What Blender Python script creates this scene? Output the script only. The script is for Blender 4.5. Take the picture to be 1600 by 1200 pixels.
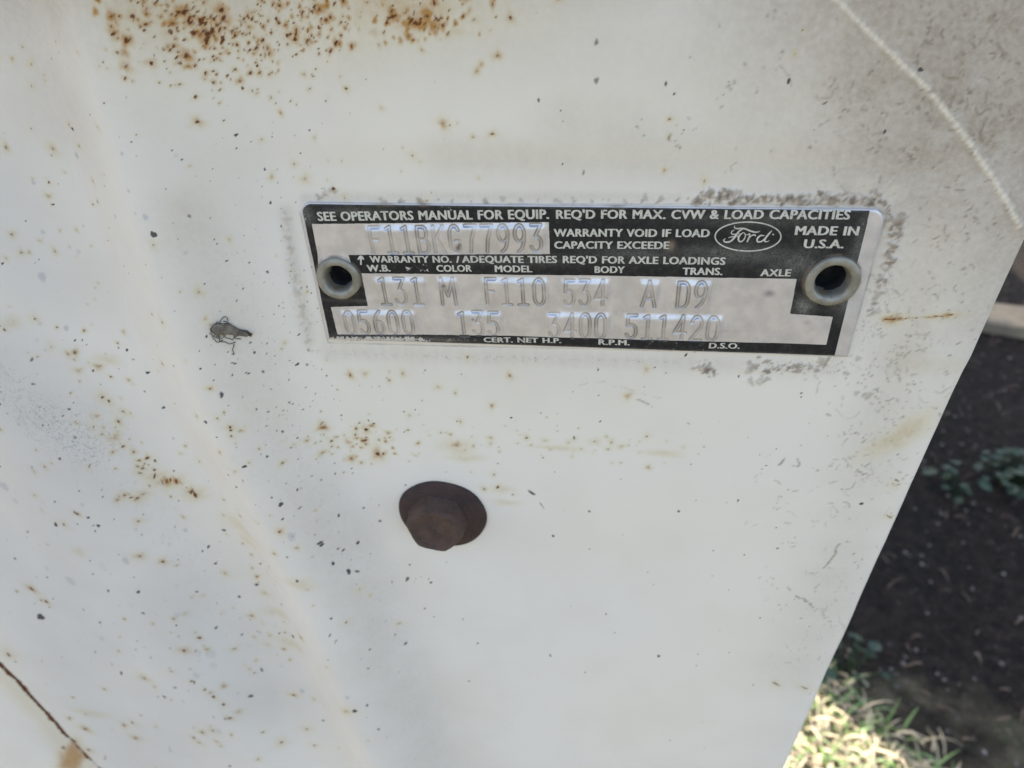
import bpy, bmesh, math, random
import numpy as np
from mathutils import Vector, Matrix

for o in list(bpy.data.objects):
    bpy.data.objects.remove(o)
scene = bpy.context.scene
COL = scene.collection
rng = np.random.default_rng(11)
random.seed(5)

# ------------------------------------------------------------------ camera
# axes of the place (x along the panel, y into it, z up) seen from the camera (x right, y down, z ahead)
AX = np.array([0.992429917268016, 0.039409314151347276, -0.11631751918571526])
AY = np.array([0.11858884271463208, -0.5537532526258064, 0.8241929516745116])
AZ = np.array([-0.031930325632587464, -0.8317477028308885, -0.5542347996477096])
FPX = 1150.0                       # focal length for a 1600 pixel wide picture
CAM_D = 0.13726484                 # camera to panel, metres
CAM_H = 1.05                       # camera above the ground
cam_d = bpy.data.cameras.new("camera")
cam = bpy.data.objects.new("camera", cam_d)
COL.objects.link(cam)
scene.camera = cam
R = Matrix(((AX[0], -AX[1], -AX[2]), (AY[0], -AY[1], -AY[2]), (AZ[0], -AZ[1], -AZ[2])))
cam.matrix_world = Matrix.Translation((0, -CAM_D, CAM_H)) @ R.to_4x4()
cam_d.sensor_width = 36
cam_d.lens = 36 * FPX / 1600
cam_d.clip_start = 0.005
cam_d.clip_end = 1000
cam_d.dof.use_dof = True
cam_d.dof.focus_distance = 0.150
cam_d.dof.aperture_fstop = 20

# ------------------------------------------------------------------ light
SUN_EL = math.radians(43)
SUN_TO = Vector((-0.65, 0.76, 0)).normalized()         # horizontal direction towards the sun
world = bpy.data.worlds.new("World")
scene.world = world
world.use_nodes = True
wn = world.node_tree
bg = wn.nodes["Background"]
sky = wn.nodes.new("ShaderNodeTexSky")
sky.sky_type = 'NISHITA'
sky.sun_disc = False
sky.sun_elevation = SUN_EL
sky.sun_rotation = math.atan2(SUN_TO.x, SUN_TO.y)
sky.dust_density = 3.0
sky.ozone_density = 0.7
sky.air_density = 1.0
wn.links.new(sky.outputs[0], bg.inputs[0])
bg.inputs[1].default_value = 0.11
sd = bpy.data.lights.new("sun", 'SUN')
sun = bpy.data.objects.new("sun", sd)
COL.objects.link(sun)
sd.energy = 3.5
sd.angle = math.radians(0.55)
sd.color = (1.0, 0.95, 0.87)
to = Vector((SUN_TO.x * math.cos(SUN_EL), SUN_TO.y * math.cos(SUN_EL), math.sin(SUN_EL)))
sun.rotation_euler = to.to_track_quat('Z', 'Y').to_euler()
scene.view_settings.view_transform = 'Standard'
scene.view_settings.look = 'None'
scene.view_settings.gamma = 1
scene.view_settings.use_curve_mapping = False
scene.view_settings.exposure = 2.15

# ------------------------------------------------------------------ helpers
def P(px, py):
    """pixel of the photograph -> (u, v) in mm on the panel plane, relative to the camera foot point"""
    px = np.asarray(px, float) - 800; py = np.asarray(py, float) - 600
    dx = px * AX[0] + py * AX[1] + FPX * AX[2]
    dy = px * AY[0] + py * AY[1] + FPX * AY[2]
    dz = px * AZ[0] + py * AZ[1] + FPX * AZ[2]
    k = CAM_D * 1000 / dy
    return dx * k, dz * k

def mm_per_px(px, py):
    a = np.array(P(px - 4, py)); b = np.array(P(px + 4, py)); c = np.array(P(px, py - 4)); d = np.array(P(px, py + 4))
    return np.hypot(*(b - a)) / 8, np.hypot(*(d - c)) / 8

def G(px, py, h=0.0):
    """pixel -> point on the ground (or at height h)"""
    px -= 800; py -= 600
    d = Vector((px * AX[0] + py * AX[1] + FPX * AX[2], px * AY[0] + py * AY[1] + FPX * AY[2], px * AZ[0] + py * AZ[1] + FPX * AZ[2]))
    k = -(CAM_H - h) / d.z
    return Vector((d.x * k, d.y * k - CAM_D, h))

def tag(o, label=None, cat=None, group=None, kind=None):
    if label: o["label"] = label
    if cat: o["category"] = cat
    if group: o["group"] = group
    if kind: o["kind"] = kind
    return o

def link(name, me, mat, parent=None, smooth=True):
    o = bpy.data.objects.new(name, me)
    COL.objects.link(o)
    if mat: me.materials.append(mat)
    if smooth and len(me.polygons):
        me.polygons.foreach_set("use_smooth", np.ones(len(me.polygons), bool))
    if parent: o.parent = parent
    return o

def mesh(verts, faces, name="mesh"):
    me = bpy.data.meshes.new(name)
    me.from_pydata([tuple(v) for v in verts], [], faces)
    me.update()
    return me

def big_mesh(co, quads):
    me = bpy.data.meshes.new("sheet")
    me.vertices.add(len(co)); me.vertices.foreach_set("co", co.astype(np.float32).ravel())
    n = len(quads)
    me.loops.add(n * 4); me.loops.foreach_set("vertex_index", quads.astype(np.int32).ravel())
    me.polygons.add(n)
    me.polygons.foreach_set("loop_start", np.arange(0, n * 4, 4, dtype=np.int32))
    me.polygons.foreach_set("loop_total", np.full(n, 4, dtype=np.int32))
    me.update(calc_edges=True)
    return me

def attr(me, name, arr):
    a = me.attributes.new(name, 'FLOAT_COLOR', 'POINT')
    a.data.foreach_set("color", arr.astype(np.float32).ravel())

def S(x):
    x = np.clip(x, 0, 1)
    return x * x * (3 - 2 * x)

def value_noise(x, y, cell, seed):
    r = np.random.default_rng(seed).random((257, 257))
    x = x / cell + 71.3; y = y / cell + 33.7
    i = np.floor(x).astype(int); j = np.floor(y).astype(int)
    fx = S(x - i); fy = S(y - j); i %= 256; j %= 256
    return (r[i, j] * (1 - fx) + r[i + 1, j] * fx) * (1 - fy) + (r[i, j + 1] * (1 - fx) + r[i + 1, j + 1] * fx) * fy

def fbm(x, y, cell, seed, n=4):
    t = 0; a = 1; s = 0
    for k in range(n):
        t = t + a * value_noise(x, y, cell / 2 ** k, seed + k); s += a; a *= 0.5
    return t / s

def poly_sd(pts, u, v):
    """signed distance to a polyline; positive on the left-hand side of its direction"""
    best = np.full(u.shape, 1e9); sg = np.ones(u.shape)
    for (ax, ay), (bx, by) in zip(pts[:-1], pts[1:]):
        dx, dy = bx - ax, by - ay
        L = dx * dx + dy * dy
        t = np.clip(((u - ax) * dx + (v - ay) * dy) / L, 0, 1)
        d = np.hypot(u - ax - t * dx, v - ay - t * dy)
        c = dx * (v - ay) - dy * (u - ax)
        m = d < best
        best = np.where(m, d, best); sg = np.where(m, np.sign(c), sg)
    return best, sg

class N:
    """a small node-tree writer"""
    def __init__(s, name):
        s.m = bpy.data.materials.new(name); s.m.use_nodes = True
        s.t = s.m.node_tree; s.b = s.t.nodes["Principled BSDF"]; s.out = s.t.nodes["Material Output"]
    def n(s, kind, **kw):
        x = s.t.nodes.new("ShaderNode" + kind)
        for k, v in kw.items(): setattr(x, k, v)
        return x
    def set(s, sock, v):
        if isinstance(v, bpy.types.NodeSocket): s.t.links.new(v, sock)
        elif isinstance(v, tuple) and len(v) == 3 and sock.type == 'RGBA': sock.default_value = (*v, 1)
        else: sock.default_value = v
    def math(s, op, a, b=0.0, c=0.0, clamp=False):
        x = s.n("Math", operation=op, use_clamp=clamp)
        for i, q in enumerate((a, b, c)): s.set(x.inputs[i], q)
        return x.outputs[0]
    def mix(s, f, a, b, mode='MIX'):
        x = s.n("Mix", data_type='RGBA', blend_type=mode)
        s.set(x.inputs[0], f); s.set(x.inputs[6], a); s.set(x.inputs[7], b)
        return x.outputs[2]
    def coords(s):
        return s.n("TexCoord").outputs["Object"]
    def noise(s, scale, detail=3, rough=0.55, vec=None, dist=0.0):
        x = s.n("TexNoise"); x.inputs["Scale"].default_value = scale; x.inputs["Detail"].default_value = detail
        x.inputs["Roughness"].default_value = rough; x.inputs["Distortion"].default_value = dist
        s.set(x.inputs["Vector"], vec if vec is not None else s.coords())
        return x.outputs["Fac"]
    def step(s, v, lo, hi, a=0.0, b=1.0):
        x = s.n("MapRange", interpolation_type='SMOOTHSTEP')
        for i, q in enumerate((v, lo, hi, a, b)): s.set(x.inputs[i], q)
        return x.outputs[0]
    def attr(s, name):
        a = s.n("Attribute", attribute_name=name)
        p = s.n("SeparateColor"); s.t.links.new(a.outputs["Color"], p.inputs[0])
        return p.outputs[0], p.outputs[1], p.outputs[2], a.outputs["Alpha"]
    def bump(s, h, dist, strength=1.0):
        x = s.n("Bump"); x.inputs["Distance"].default_value = dist; x.inputs["Strength"].default_value = strength
        s.set(x.inputs["Height"], h); s.t.links.new(x.outputs[0], s.b.inputs["Normal"])
    def P(s, **kw):
        for k, v in kw.items(): s.set(s.b.inputs[k.replace("_", " ")], v)

# ------------------------------------------------------------------ materials
def mat_paint():
    k = N("aged_white_paint")
    rust, halo, grime_shade, stip = k.attr("wear_shade_a")
    chip_shade, cream, crud, pale = k.attr("wear_shade_b")
    n1 = k.noise(40, 4); n2 = k.noise(3200, 2, 0.6); n3 = k.noise(900, 3, 0.6); n4 = k.noise(5200, 1)
    col = k.mix(k.step(n1, 0.35, 0.7), (0.84, 0.752, 0.652), (0.81, 0.715, 0.612))
    # film of dust and painted shade, brown grey
    g = k.math('MULTIPLY', grime_shade, k.math('MULTIPLY', k.step(n3, 0.15, 0.8, 0.75, 1.15), k.step(k.noise(110, 4, 0.6), 0.25, 0.75, 0.8, 1.12)), clamp=True)
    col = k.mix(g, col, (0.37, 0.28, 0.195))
    # fine stipple of dirt
    stip = k.math('MAXIMUM', stip, k.step(k.noise(25, 4, 0.6), 0.4, 0.75, 0.0, 0.34))
    th = k.math('SUBTRACT', 0.74, k.math('MULTIPLY', stip, 0.26))
    st = k.step(k.math('ADD', k.math('MULTIPLY', n2, 0.65), k.math('MULTIPLY', n3, 0.35)), th, k.math('ADD', th, 0.10))
    st = k.math('MULTIPLY', st, k.step(stip, 0.02, 0.25), clamp=True)
    col = k.mix(k.math('MULTIPLY', st, 0.72), col, (0.17, 0.17, 0.18))
    col = k.mix(k.math('MULTIPLY', cream, 0.9), col, (0.89, 0.765, 0.595))
    # rust bleeding, then rust
    h = k.math('MULTIPLY', halo, k.step(n3, 0.2, 0.75, 0.65, 1.2), clamp=True)
    col = k.mix(k.math('MULTIPLY', h, 0.95, clamp=True), col, k.mix(k.step(halo, 0.25, 0.9), (0.68, 0.54, 0.26), (0.46, 0.22, 0.04)))
    col = k.mix(k.math('MULTIPLY', crud, 0.95, clamp=True), col, k.mix(k.step(n3, 0.3, 0.7), (0.075, 0.046, 0.026), (0.26, 0.18, 0.105)))
    col = k.mix(k.math('MULTIPLY', pale, 0.55, clamp=True), col, (0.27, 0.285, 0.33))  # grey marks and the painted sky tint at the left
    col = k.mix(k.step(chip_shade, 0.12, 0.6), col, k.mix(n3, (0.06, 0.05, 0.045), (0.14, 0.12, 0.105)))  # chips, and the contact shadow painted round the plate
    col = k.mix(k.step(rust, 0.15, 0.7), col, k.mix(k.step(n4, 0.35, 0.65), (0.075, 0.026, 0.013), (0.21, 0.072, 0.018)))
    dirt = k.math('MAXIMUM', k.math('MAXIMUM', rust, chip_shade), k.math('MAXIMUM', crud, k.math('MAXIMUM', g, st)))  # dirt and wear together with the painted shade
    k.P(Base_Color=col, Roughness=k.step(dirt, 0.0, 0.7, 0.42, 0.85), IOR=1.45)
    k.b.inputs["Specular IOR Level"].default_value = 0.35
    hgt = k.math('ADD', k.math('MULTIPLY', n3, 0.35), k.math('MULTIPLY', n2, 0.2))
    hgt = k.math('SUBTRACT', hgt, k.math('MULTIPLY', k.math('ADD', chip_shade, k.math('MULTIPLY', rust, 0.3)), 0.9))
    k.bump(hgt, 0.00008, 0.5)
    return k.m

def mat_plate():
    k = N("printed_aluminium")
    ink, wear, stain, dust = k.attr("print")
    vec = k.coords()
    mp = k.n("Mapping"); mp.inputs["Scale"].default_value = (1, 1, 6); k.t.links.new(vec, mp.inputs[0])
    n1 = k.noise(300, 4); n2 = k.noise(2600, 3, 0.65); n3 = k.noise(900, 3, 0.6); ns = k.noise(700, 3, 0.6, mp.outputs[0])
    metal = k.mix(k.step(n1, 0.3, 0.7), (0.76, 0.71, 0.705), (0.63, 0.595, 0.59))
    # ink scraped away where worn
    th = k.math('SUBTRACT', 0.86, k.math('MULTIPLY', wear, 0.55))
    mixn = k.math('ADD', k.math('MULTIPLY', n2, 0.55), k.math('MULTIPLY', n3, 0.45))
    gone = k.step(mixn, th, k.math('ADD', th, 0.07))
    inkm = k.math('MULTIPLY', k.step(ink, 0.35, 0.65), k.math('SUBTRACT', 1.0, gone))
    inkc = k.mix(k.step(n3, 0.4, 0.75), (0.012, 0.012, 0.015), (0.034, 0.030, 0.028))
    col = k.mix(inkm, metal, inkc)
    d = k.math('MULTIPLY', dust, k.step(n2, 0.3, 0.7, 0.3, 1.0))
    col = k.mix(d, col, (0.42, 0.38, 0.31))
    gr = k.attr("dirt")[0]
    col = k.mix(k.math('MULTIPLY', gr, 0.85, clamp=True), col, (0.17, 0.155, 0.15))
    col = k.mix(stain, col, (0.21, 0.15, 0.10))
    solid = k.math('MAXIMUM', inkm, k.math('MAXIMUM', d, stain))
    k.P(Base_Color=col, Metallic=k.math('MULTIPLY', k.math('SUBTRACT', 1.0, solid), 0.62),
        Roughness=k.math('ADD', k.step(ns, 0.3, 0.7, 0.30, 0.46), k.math('MULTIPLY', d, 0.3)))
    k.b.inputs['Specular IOR Level'].default_value = 0.3
    k.bump(k.math('ADD', n2, k.math('MULTIPLY', inkm, 0.4)), 0.00004, 0.35)
    return k.m

def mat_letter():
    k = N("bare_lettering")
    n2 = k.noise(2600, 3, 0.65); n3 = k.noise(800, 3)
    col = k.mix(k.step(n3, 0.4, 0.75), (0.68, 0.64, 0.57), (0.54, 0.50, 0.43))
    col = k.mix(k.step(n2, 0.60, 0.70), col, (0.16, 0.15, 0.14))
    k.P(Base_Color=col, Metallic=0.35, Roughness=0.5)
    return k.m

def mat_rivet():
    k = N("weathered_rivet")
    n = k.noise(350, 4); n2 = k.noise(2500, 2)
    col = k.mix(k.step(n, 0.35, 0.65), (0.36, 0.325, 0.265), (0.26, 0.235, 0.185))
    col = k.mix(k.step(k.noise(260, 3, 0.6), 0.60, 0.74), col, (0.30, 0.18, 0.07))
    col = k.mix(k.step(n2, 0.66, 0.76), col, (0.15, 0.13, 0.11))
    k.P(Base_Color=col, Metallic=0.45, Roughness=0.48)
    k.bump(n2, 0.00015, 0.5)
    return k.m

def mat_rust(name, a, b, c, scale=1.0):
    k = N(name)
    n = k.noise(220 * scale, 5, 0.6); n2 = k.noise(1800 * scale, 3, 0.65)
    col = k.mix(k.step(n, 0.3, 0.65), a, b)
    col = k.mix(k.step(n2, 0.5, 0.75), col, c)
    k.P(Base_Color=col, Roughness=k.step(n2, 0.3, 0.7, 0.5, 0.8))
    k.b.inputs["Specular IOR Level"].default_value = 0.4
    k.bump(k.math('ADD', n2, n), 0.0007, 0.9)
    return k.m

def mat_simple(name, a, b, scale, rough=0.8, bump=0.0):
    k = N(name)
    n = k.noise(scale, 4, 0.6)
    k.P(Base_Color=k.mix(k.step(n, 0.3, 0.7), a, b), Roughness=rough)
    if bump: k.bump(n, bump, 0.8)
    return k.m

def mat_ground():
    k = N("soil_and_dry_grass")
    n1 = k.noise(3.0, 5, 0.6); n2 = k.noise(45, 5, 0.65); n3 = k.noise(220, 4, 0.65); n4 = k.noise(9, 4, 0.6)
    soil = k.mix(k.step(n2, 0.3, 0.7), (0.008, 0.006, 0.0046), (0.026, 0.019, 0.014))
    soil = k.mix(k.step(n3, 0.58, 0.70), soil, (0.095, 0.07, 0.05))
    dry = k.mix(k.step(n2, 0.35, 0.65), (0.15, 0.12, 0.078), (0.07, 0.075, 0.034))
    dry = k.mix(k.step(n3, 0.5, 0.7), dry, (0.20, 0.165, 0.12))
    # the bare soil bed lies beside and under the truck
    sp = k.n("SeparateXYZ"); k.t.links.new(k.coords(), sp.inputs[0])
    dx = k.math('DIVIDE', k.math('SUBTRACT', sp.outputs[0], 0.95), 1.15)
    dy = k.math('DIVIDE', k.math('SUBTRACT', sp.outputs[1], 1.85), 1.45)
    d = k.math('SQRT', k.math('ADD', k.math('POWER', k.math('ABSOLUTE', dx), 2.0), k.math('POWER', k.math('ABSOLUTE', dy), 2.0)))
    d = k.math('ADD', d, k.math('MULTIPLY', k.math('SUBTRACT', n4, 0.5), 0.5))
    col = k.mix(k.step(d, 0.9, 1.1), soil, dry)
    k.P(Base_Color=col, Roughness=0.95)
    k.b.inputs["Specular IOR Level"].default_value = 0.15
    k.bump(k.math('ADD', n2, k.math('MULTIPLY', n3, 0.3)), 0.02, 0.8)
    return k.m

def mat_leaf(name, a, b, scale=60):
    k = N(name)
    oi = k.n("ObjectInfo").outputs["Random"]
    n = k.noise(scale, 3)
    k.P(Base_Color=k.mix(k.step(n, 0.3, 0.7), a, b), Roughness=0.55)
    try: k.b.inputs["Subsurface Weight"].default_value = 0.0
    except Exception: pass
    return k.m

M = dict(paint=mat_paint(), plate=mat_plate(), letter=mat_letter(), rivet=mat_rivet(),
         rust=mat_rust("rusted_steel", (0.034, 0.021, 0.019), (0.070, 0.037, 0.029), (0.11, 0.055, 0.036)),
         hole=mat_simple("dark_bore", (0.006, 0.006, 0.006), (0.015, 0.012, 0.01), 800, 0.9),
         body=mat_simple("white_body_paint", (0.78, 0.75, 0.67), (0.70, 0.67, 0.58), 9, 0.4),
         under=mat_simple("dark_underbody", (0.02, 0.02, 0.02), (0.05, 0.045, 0.04), 12, 0.9),
         rubber=mat_simple("tyre_rubber", (0.02, 0.02, 0.02), (0.035, 0.033, 0.03), 30, 0.8),
         rim=mat_simple("wheel_steel", (0.5, 0.5, 0.47), (0.3, 0.24, 0.18), 20, 0.5),
         ground=mat_ground(),
         stone=mat_simple("small_stones", (0.07, 0.058, 0.05), (0.20, 0.175, 0.15), 25, 0.9),
         litter=mat_simple("dry_straw", (0.58, 0.48, 0.31), (0.40, 0.31, 0.19), 30, 0.8),
         grass=mat_leaf("grass_green", (0.09, 0.17, 0.04), (0.20, 0.28, 0.09), 20),
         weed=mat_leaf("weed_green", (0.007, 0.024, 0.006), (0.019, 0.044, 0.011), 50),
         edging=mat_simple("pale_edging", (0.36, 0.27, 0.165), (0.22, 0.175, 0.12), 16, 0.9, 0.01),
         husk=mat_simple("dry_husk", (0.10, 0.075, 0.055), (0.27, 0.22, 0.16), 900, 0.9),
         thread=mat_simple("dusty_thread", (0.12, 0.10, 0.085), (0.22, 0.20, 0.17), 900, 0.9))

# ------------------------------------------------------------------ ground
def make_ground():
    bm = bmesh.new()
    xs = sorted(set([-300, -60, -15, -5, 5, 15, 60, 300] + [round(-1.0 + 0.06 * i, 3) for i in range(60)]))
    ys = sorted(set([-300, -60, -15, -5, 15, 60, 300] + [round(-0.5 + 0.06 * i, 3) for i in range(62)]))
    g = {}
    for i, x in enumerate(xs):
        for j, y in enumerate(ys):
            near = -0.9 < x < 2.4 and -0.4 < y < 3.1
            z = (float(fbm(np.array(x), np.array(y), 0.35, 3)) - 0.5) * 0.035 - 0.006 if near else -0.006
            g[i, j] = bm.verts.new((x, y, z))
    for i in range(len(xs) - 1):
        for j in range(len(ys) - 1):
            bm.faces.new((g[i, j], g[i + 1, j], g[i + 1, j + 1], g[i, j + 1]))
    me = bpy.data.meshes.new("ground"); bm.to_mesh(me); bm.free()
    return tag(link("ground", me, M["ground"]), kind="structure")
make_ground()
def ground_z(x, y):
    if -0.9 < x < 2.4 and -0.4 < y < 3.1:
        return (float(fbm(np.array(x), np.array(y), 0.35, 3)) - 0.5) * 0.035 - 0.006
    return -0.006

# ------------------------------------------------------------------ the truck: frame of reference
TRUCK = bpy.data.objects.new("truck", None)
TRUCK.empty_display_size = 0.1
COL.objects.link(TRUCK)
TRUCK.location = (0, 1.9, 0)
tag(TRUCK, "old white painted truck body end with rust specks, data plate and rusty bolt", "truck")
TINV = Matrix.Translation((0, -1.9, 0))
def part(name, me, mat, parent=TRUCK, smooth=True):
    o = link(name, me, mat, parent, smooth)
    o.matrix_parent_inverse = TINV if parent is TRUCK else Matrix.Identity(4)
    return o

EU0, EV0 = P(1600, 388); EU1, EV1 = P(1230, 1200)
def edge_u(v):                                   # right-hand edge of the panel, mm
    return EU0 + (EU1 - EU0) * (v - EV0) / (EV1 - EV0)

# plate geometry, mm
pc = [P(469.6, 319), P(1385, 320), P(1325, 552), P(511.7, 532)]
PL = float((pc[0][0] + pc[3][0]) / 2); PR = float((pc[1][0] + pc[2][0]) / 2)
PT = float((pc[0][1] + pc[1][1]) / 2); PB = float((pc[2][1] + pc[3][1]) / 2)
PLATE_T = 0.8
RIV = [(*map(float, P(531, 432)), 4.75, 2.60), (*map(float, P(1299, 436)), 5.15, 2.95)]

# ------------------------------------------------------------------ relief of the end panel
CREASE = [(1240, -75), (1290, -18), (1345, 38), (1400, 92), (1448, 138), (1500, 205), (1545, 270), (1580, 330), (1592, 352)]
SEAM = [(-40, 1000), (0, 1037), (25, 1060), (45, 1083), (75, 1115), (100, 1145), (130, 1175), (160, 1204), (230, 1270)]
STEP_PX = [(60, -160), (120, 0), (165, 160), (215, 330), (270, 500), (333, 650), (378, 735), (412, 812), (452, 885), (490, 975), (540, 1090), (590, 1200), (640, 1310)]
STEP = [tuple(map(float, P(x, y))) for x, y in STEP_PX]
CRE = [tuple(map(float, P(x, y))) for x, y in [(1130, -190)] + CREASE + [(1602, 372)]]
SEA = [(1e4, 1e4), (1e4 + 1, 1e4)]                              # laid on the pressed surface below

def panel_h(u, v):
    """height towards the camera, mm"""
    h = np.zeros_like(u)
    d, sg = poly_sd(STEP, u, v); s = d * sg                       # line runs downwards: its left side (s > 0) is the right of the picture
    h += 11.0 * S((34 - s) / 26) - 11.0 * S((8 - s) / 20) + 5.0 * S((-22 - s) / 22)
    h += -0.10 * np.clip(-s - 40, 0, 90) * S((-s - 40) / 30)
    # shallow pad pressed round the plate
    pu = np.clip(np.maximum(PL - 7 - u, u - PR - 7), 0, None); pv = np.clip(np.maximum(PB - 5 - v, v - PT - 6), 0, None)
    h += 0.55 * S(np.hypot(pu, pv) / 7) * (v > PB - 12) * S((s - 22) / 14) * S((v - PB + 5) / 6)
    # fold at the upper right
    d, sg = poly_sd(CRE, u, v); c = d * sg
    h += -0.035 * np.clip(c - 0.4, 0, None) * S(c / 3) + 0.22 * np.exp(-(c / 0.7) ** 2)
    # lap seam
    d, sg = poly_sd(SEA, u, v); q = d * sg
    h += -1.6 * np.exp(-(d / 0.85) ** 2) - 0.5 * S((-q) / 0.8)
    # large soft waves and the hem at the right edge
    h += (fbm(u, v, 60, 21, 2) - 0.5) * 0.8 + (fbm(u, v, 9, 31, 2) - 0.5) * 0.05
    h += 70 * S((v - 12) / 75)                                    # added swell out of view, shaped to shade the panel's top
    e = edge_u(v) - u
    h += -0.9 * S((11 - e) / 11)
    return h


_gx, _gy = np.meshgrid(np.arange(-200, 1801, 20.0), np.arange(-200, 1401, 20.0))
_pu, _pv = P(_gx, _gy); _hh = np.zeros_like(_gx)
for _ in range(4):
    _f = 1 - _hh / (CAM_D * 1000)
    _hh = np.clip(panel_h(_pu * _f, _pv * _f), -12, 12)
def PP(px, py):
    """pixel -> (u, v) in mm on the pressed surface itself"""
    x = min(max((px + 200) / 20, 0), _gx.shape[1] - 1.001); y = min(max((py + 200) / 20, 0), _gx.shape[0] - 1.001)
    i, j = int(x), int(y); fx, fy = x - i, y - j
    h = (_hh[j, i] * (1 - fx) + _hh[j, i + 1] * fx) * (1 - fy) + (_hh[j + 1, i] * (1 - fx) + _hh[j + 1, i + 1] * fx) * fy
    u, v = P(px, py); f = 1 - h / (CAM_D * 1000)
    return float(u * f), float(v * f)

SEA = [PP(x, y) for x, y in SEAM]
CRE = [CRE[0]] + [PP(x, y) for x, y in CREASE] + [CRE[-1]]

# ------------------------------------------------------------------ wear and painted shade map of the panel (canvas in mm)
CU0, CV0, CRES = -262.0, -325.0, 0.16
CW, CH = int(360 / CRES), int(345 / CRES)
can = {n: np.zeros((CH, CW), np.float32) for n in ("rust", "halo", "grime_shade", "stip", "chip_shade", "cream", "crud", "hgt", "grey")}

def splat(ch, u, v, ru, rv=None, ang=0.0, soft=0.5, val=1.0, wob=0.25, mode='max'):
    rv = ru if rv is None else rv
    R_ = max(ru, rv) * (1.4 + soft) + 0.4
    i0 = int((u - R_ - CU0) / CRES); i1 = int((u + R_ - CU0) / CRES) + 2
    j0 = int((v - R_ - CV0) / CRES); j1 = int((v + R_ - CV0) / CRES) + 2
    i0 = max(i0, 0); j0 = max(j0, 0); i1 = min(i1, CW); j1 = min(j1, CH)
    if i1 <= i0 or j1 <= j0: return
    x = CU0 + CRES * np.arange(i0, i1)[None] - u; y = CV0 + CRES * np.arange(j0, j1)[:, None] - v
    ca, sa = math.cos(ang), math.sin(ang)
    a = (x * ca + y * sa) / ru; b = (-x * sa + y * ca) / rv
    d = np.sqrt(a * a + b * b)
    if wob:
        th = np.arctan2(b, a); p1, p2, p3 = rng.random(3) * 6.28
        d = d / (1 + wob * (0.6 * np.sin(2 * th + p1) + 0.5 * np.sin(3 * th + p2) + 0.35 * np.sin(5 * th + p3)))
    w = S((1 + soft - d) / (2 * soft)) * val if soft < 1 else np.exp(-d * d * 1.4) * val
    c = can[ch][j0:j1, i0:i1]
    if mode == 'max': np.maximum(c, w, out=c)
    else: c += w

def spot(px, py, r, kind='r', asp=1.0, ang=None, halo=1.0):
    """r in photograph pixels"""
    u, v = map(float, PP(px, py)); a, b = mm_per_px(px, py); s = (a + b) / 2
    ang = 1.57 + rng.normal() * 0.6 if ang is None else ang
    r = r * s
    if kind == 'r':
        r *= 0.8
        splat('rust', u, v, max(r * asp * 0.74, 0.17), max(r / asp * 0.74, 0.13), ang, 0.45, 0.42 + 0.58 * rng.random())
        k = 1.5 + 1.3 * rng.random()
        splat('halo', u, v, r * k * 1.5 * asp ** 0.2, r * k * 1.5 / asp ** 0.2, ang, 1.0, (0.45 + 0.5 * rng.random()) * halo)
    elif kind == 'h':
        splat('halo', u, v, r * 1.3 * asp, r * 1.3 / asp, ang, 0.8, 0.85 * halo)
    elif kind == 'd':
        splat('chip_shade', u, v, max(r * asp * 0.85, 0.16), max(r / asp * 0.85, 0.14), ang, 0.4, 0.35 + 0.65 * rng.random())
    elif kind == 'g':
        splat('grey', u, v, r * asp, r / asp, ang, 0.35, 0.4 + 0.5 * rng.random(), 0.15)

def cluster(cx, cy, sx, sy, n, rlo, rhi, kind='r', halo=1.0, asp=1.5, ang=None, box=False):
    if kind == 'd': n = int(n * 0.62)
    for _ in range(n):
        if box: x = cx + sx * (rng.random() * 2 - 1); y = cy + sy * (rng.random() * 2 - 1)
        else: x = cx + sx * rng.normal(); y = cy + sy * rng.normal()
        r = rlo + (rhi - rlo) * rng.random() ** 2.2
        spot(x, y, r, kind, 1 + (asp - 1) * rng.random(), None if ang is None else ang + rng.normal() * 0.3, halo)

def soft_area(ch, pts, r, val):
    for (x, y) in pts:
        u, v = map(float, PP(x, y)); a, b = mm_per_px(x, y)
        splat(ch, u, v, r * (a + b) / 2, None, 0, 1.0, val, 0.0, 'max')

def along(pts, step):
    out = []
    for (ax, ay), (bx, by) in zip(pts[:-1], pts[1:]):
        n = max(1, int(math.hypot(bx - ax, by - ay) / step))
        out += [(ax + (bx - ax) * k / n, ay + (by - ay) * k / n) for k in range(n)]
    return out + [pts[-1]]

def hair(px, py, L, ch='crud', w=1.3, val=0.6, a0=None, curl=0.5):
    """a thin wandering crack or dirt thread"""
    a = rng.random() * 6.28 if a0 is None else a0
    n = max(3, int(L / 2.2)); x, y = px, py; da = 0; on = True
    for k in range(n):
        s = sum(mm_per_px(x, y)) / 2; u, v = map(float, PP(x, y))
        on = (on or rng.random() < 0.45) and rng.random() > 0.22
        if on: splat(ch, u, v, max(0.17, w * s * (0.6 + 0.5 * math.sin(3.1 * k / n) + 0.25 * rng.random())), None, 0, 0.5, val * (0.6 + 0.4 * rng.random()), 0)
        da = 0.35 * da + rng.normal() * curl * 0.6; a += da
        x += 2.2 * math.cos(a); y += 2.2 * math.sin(a)

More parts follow.
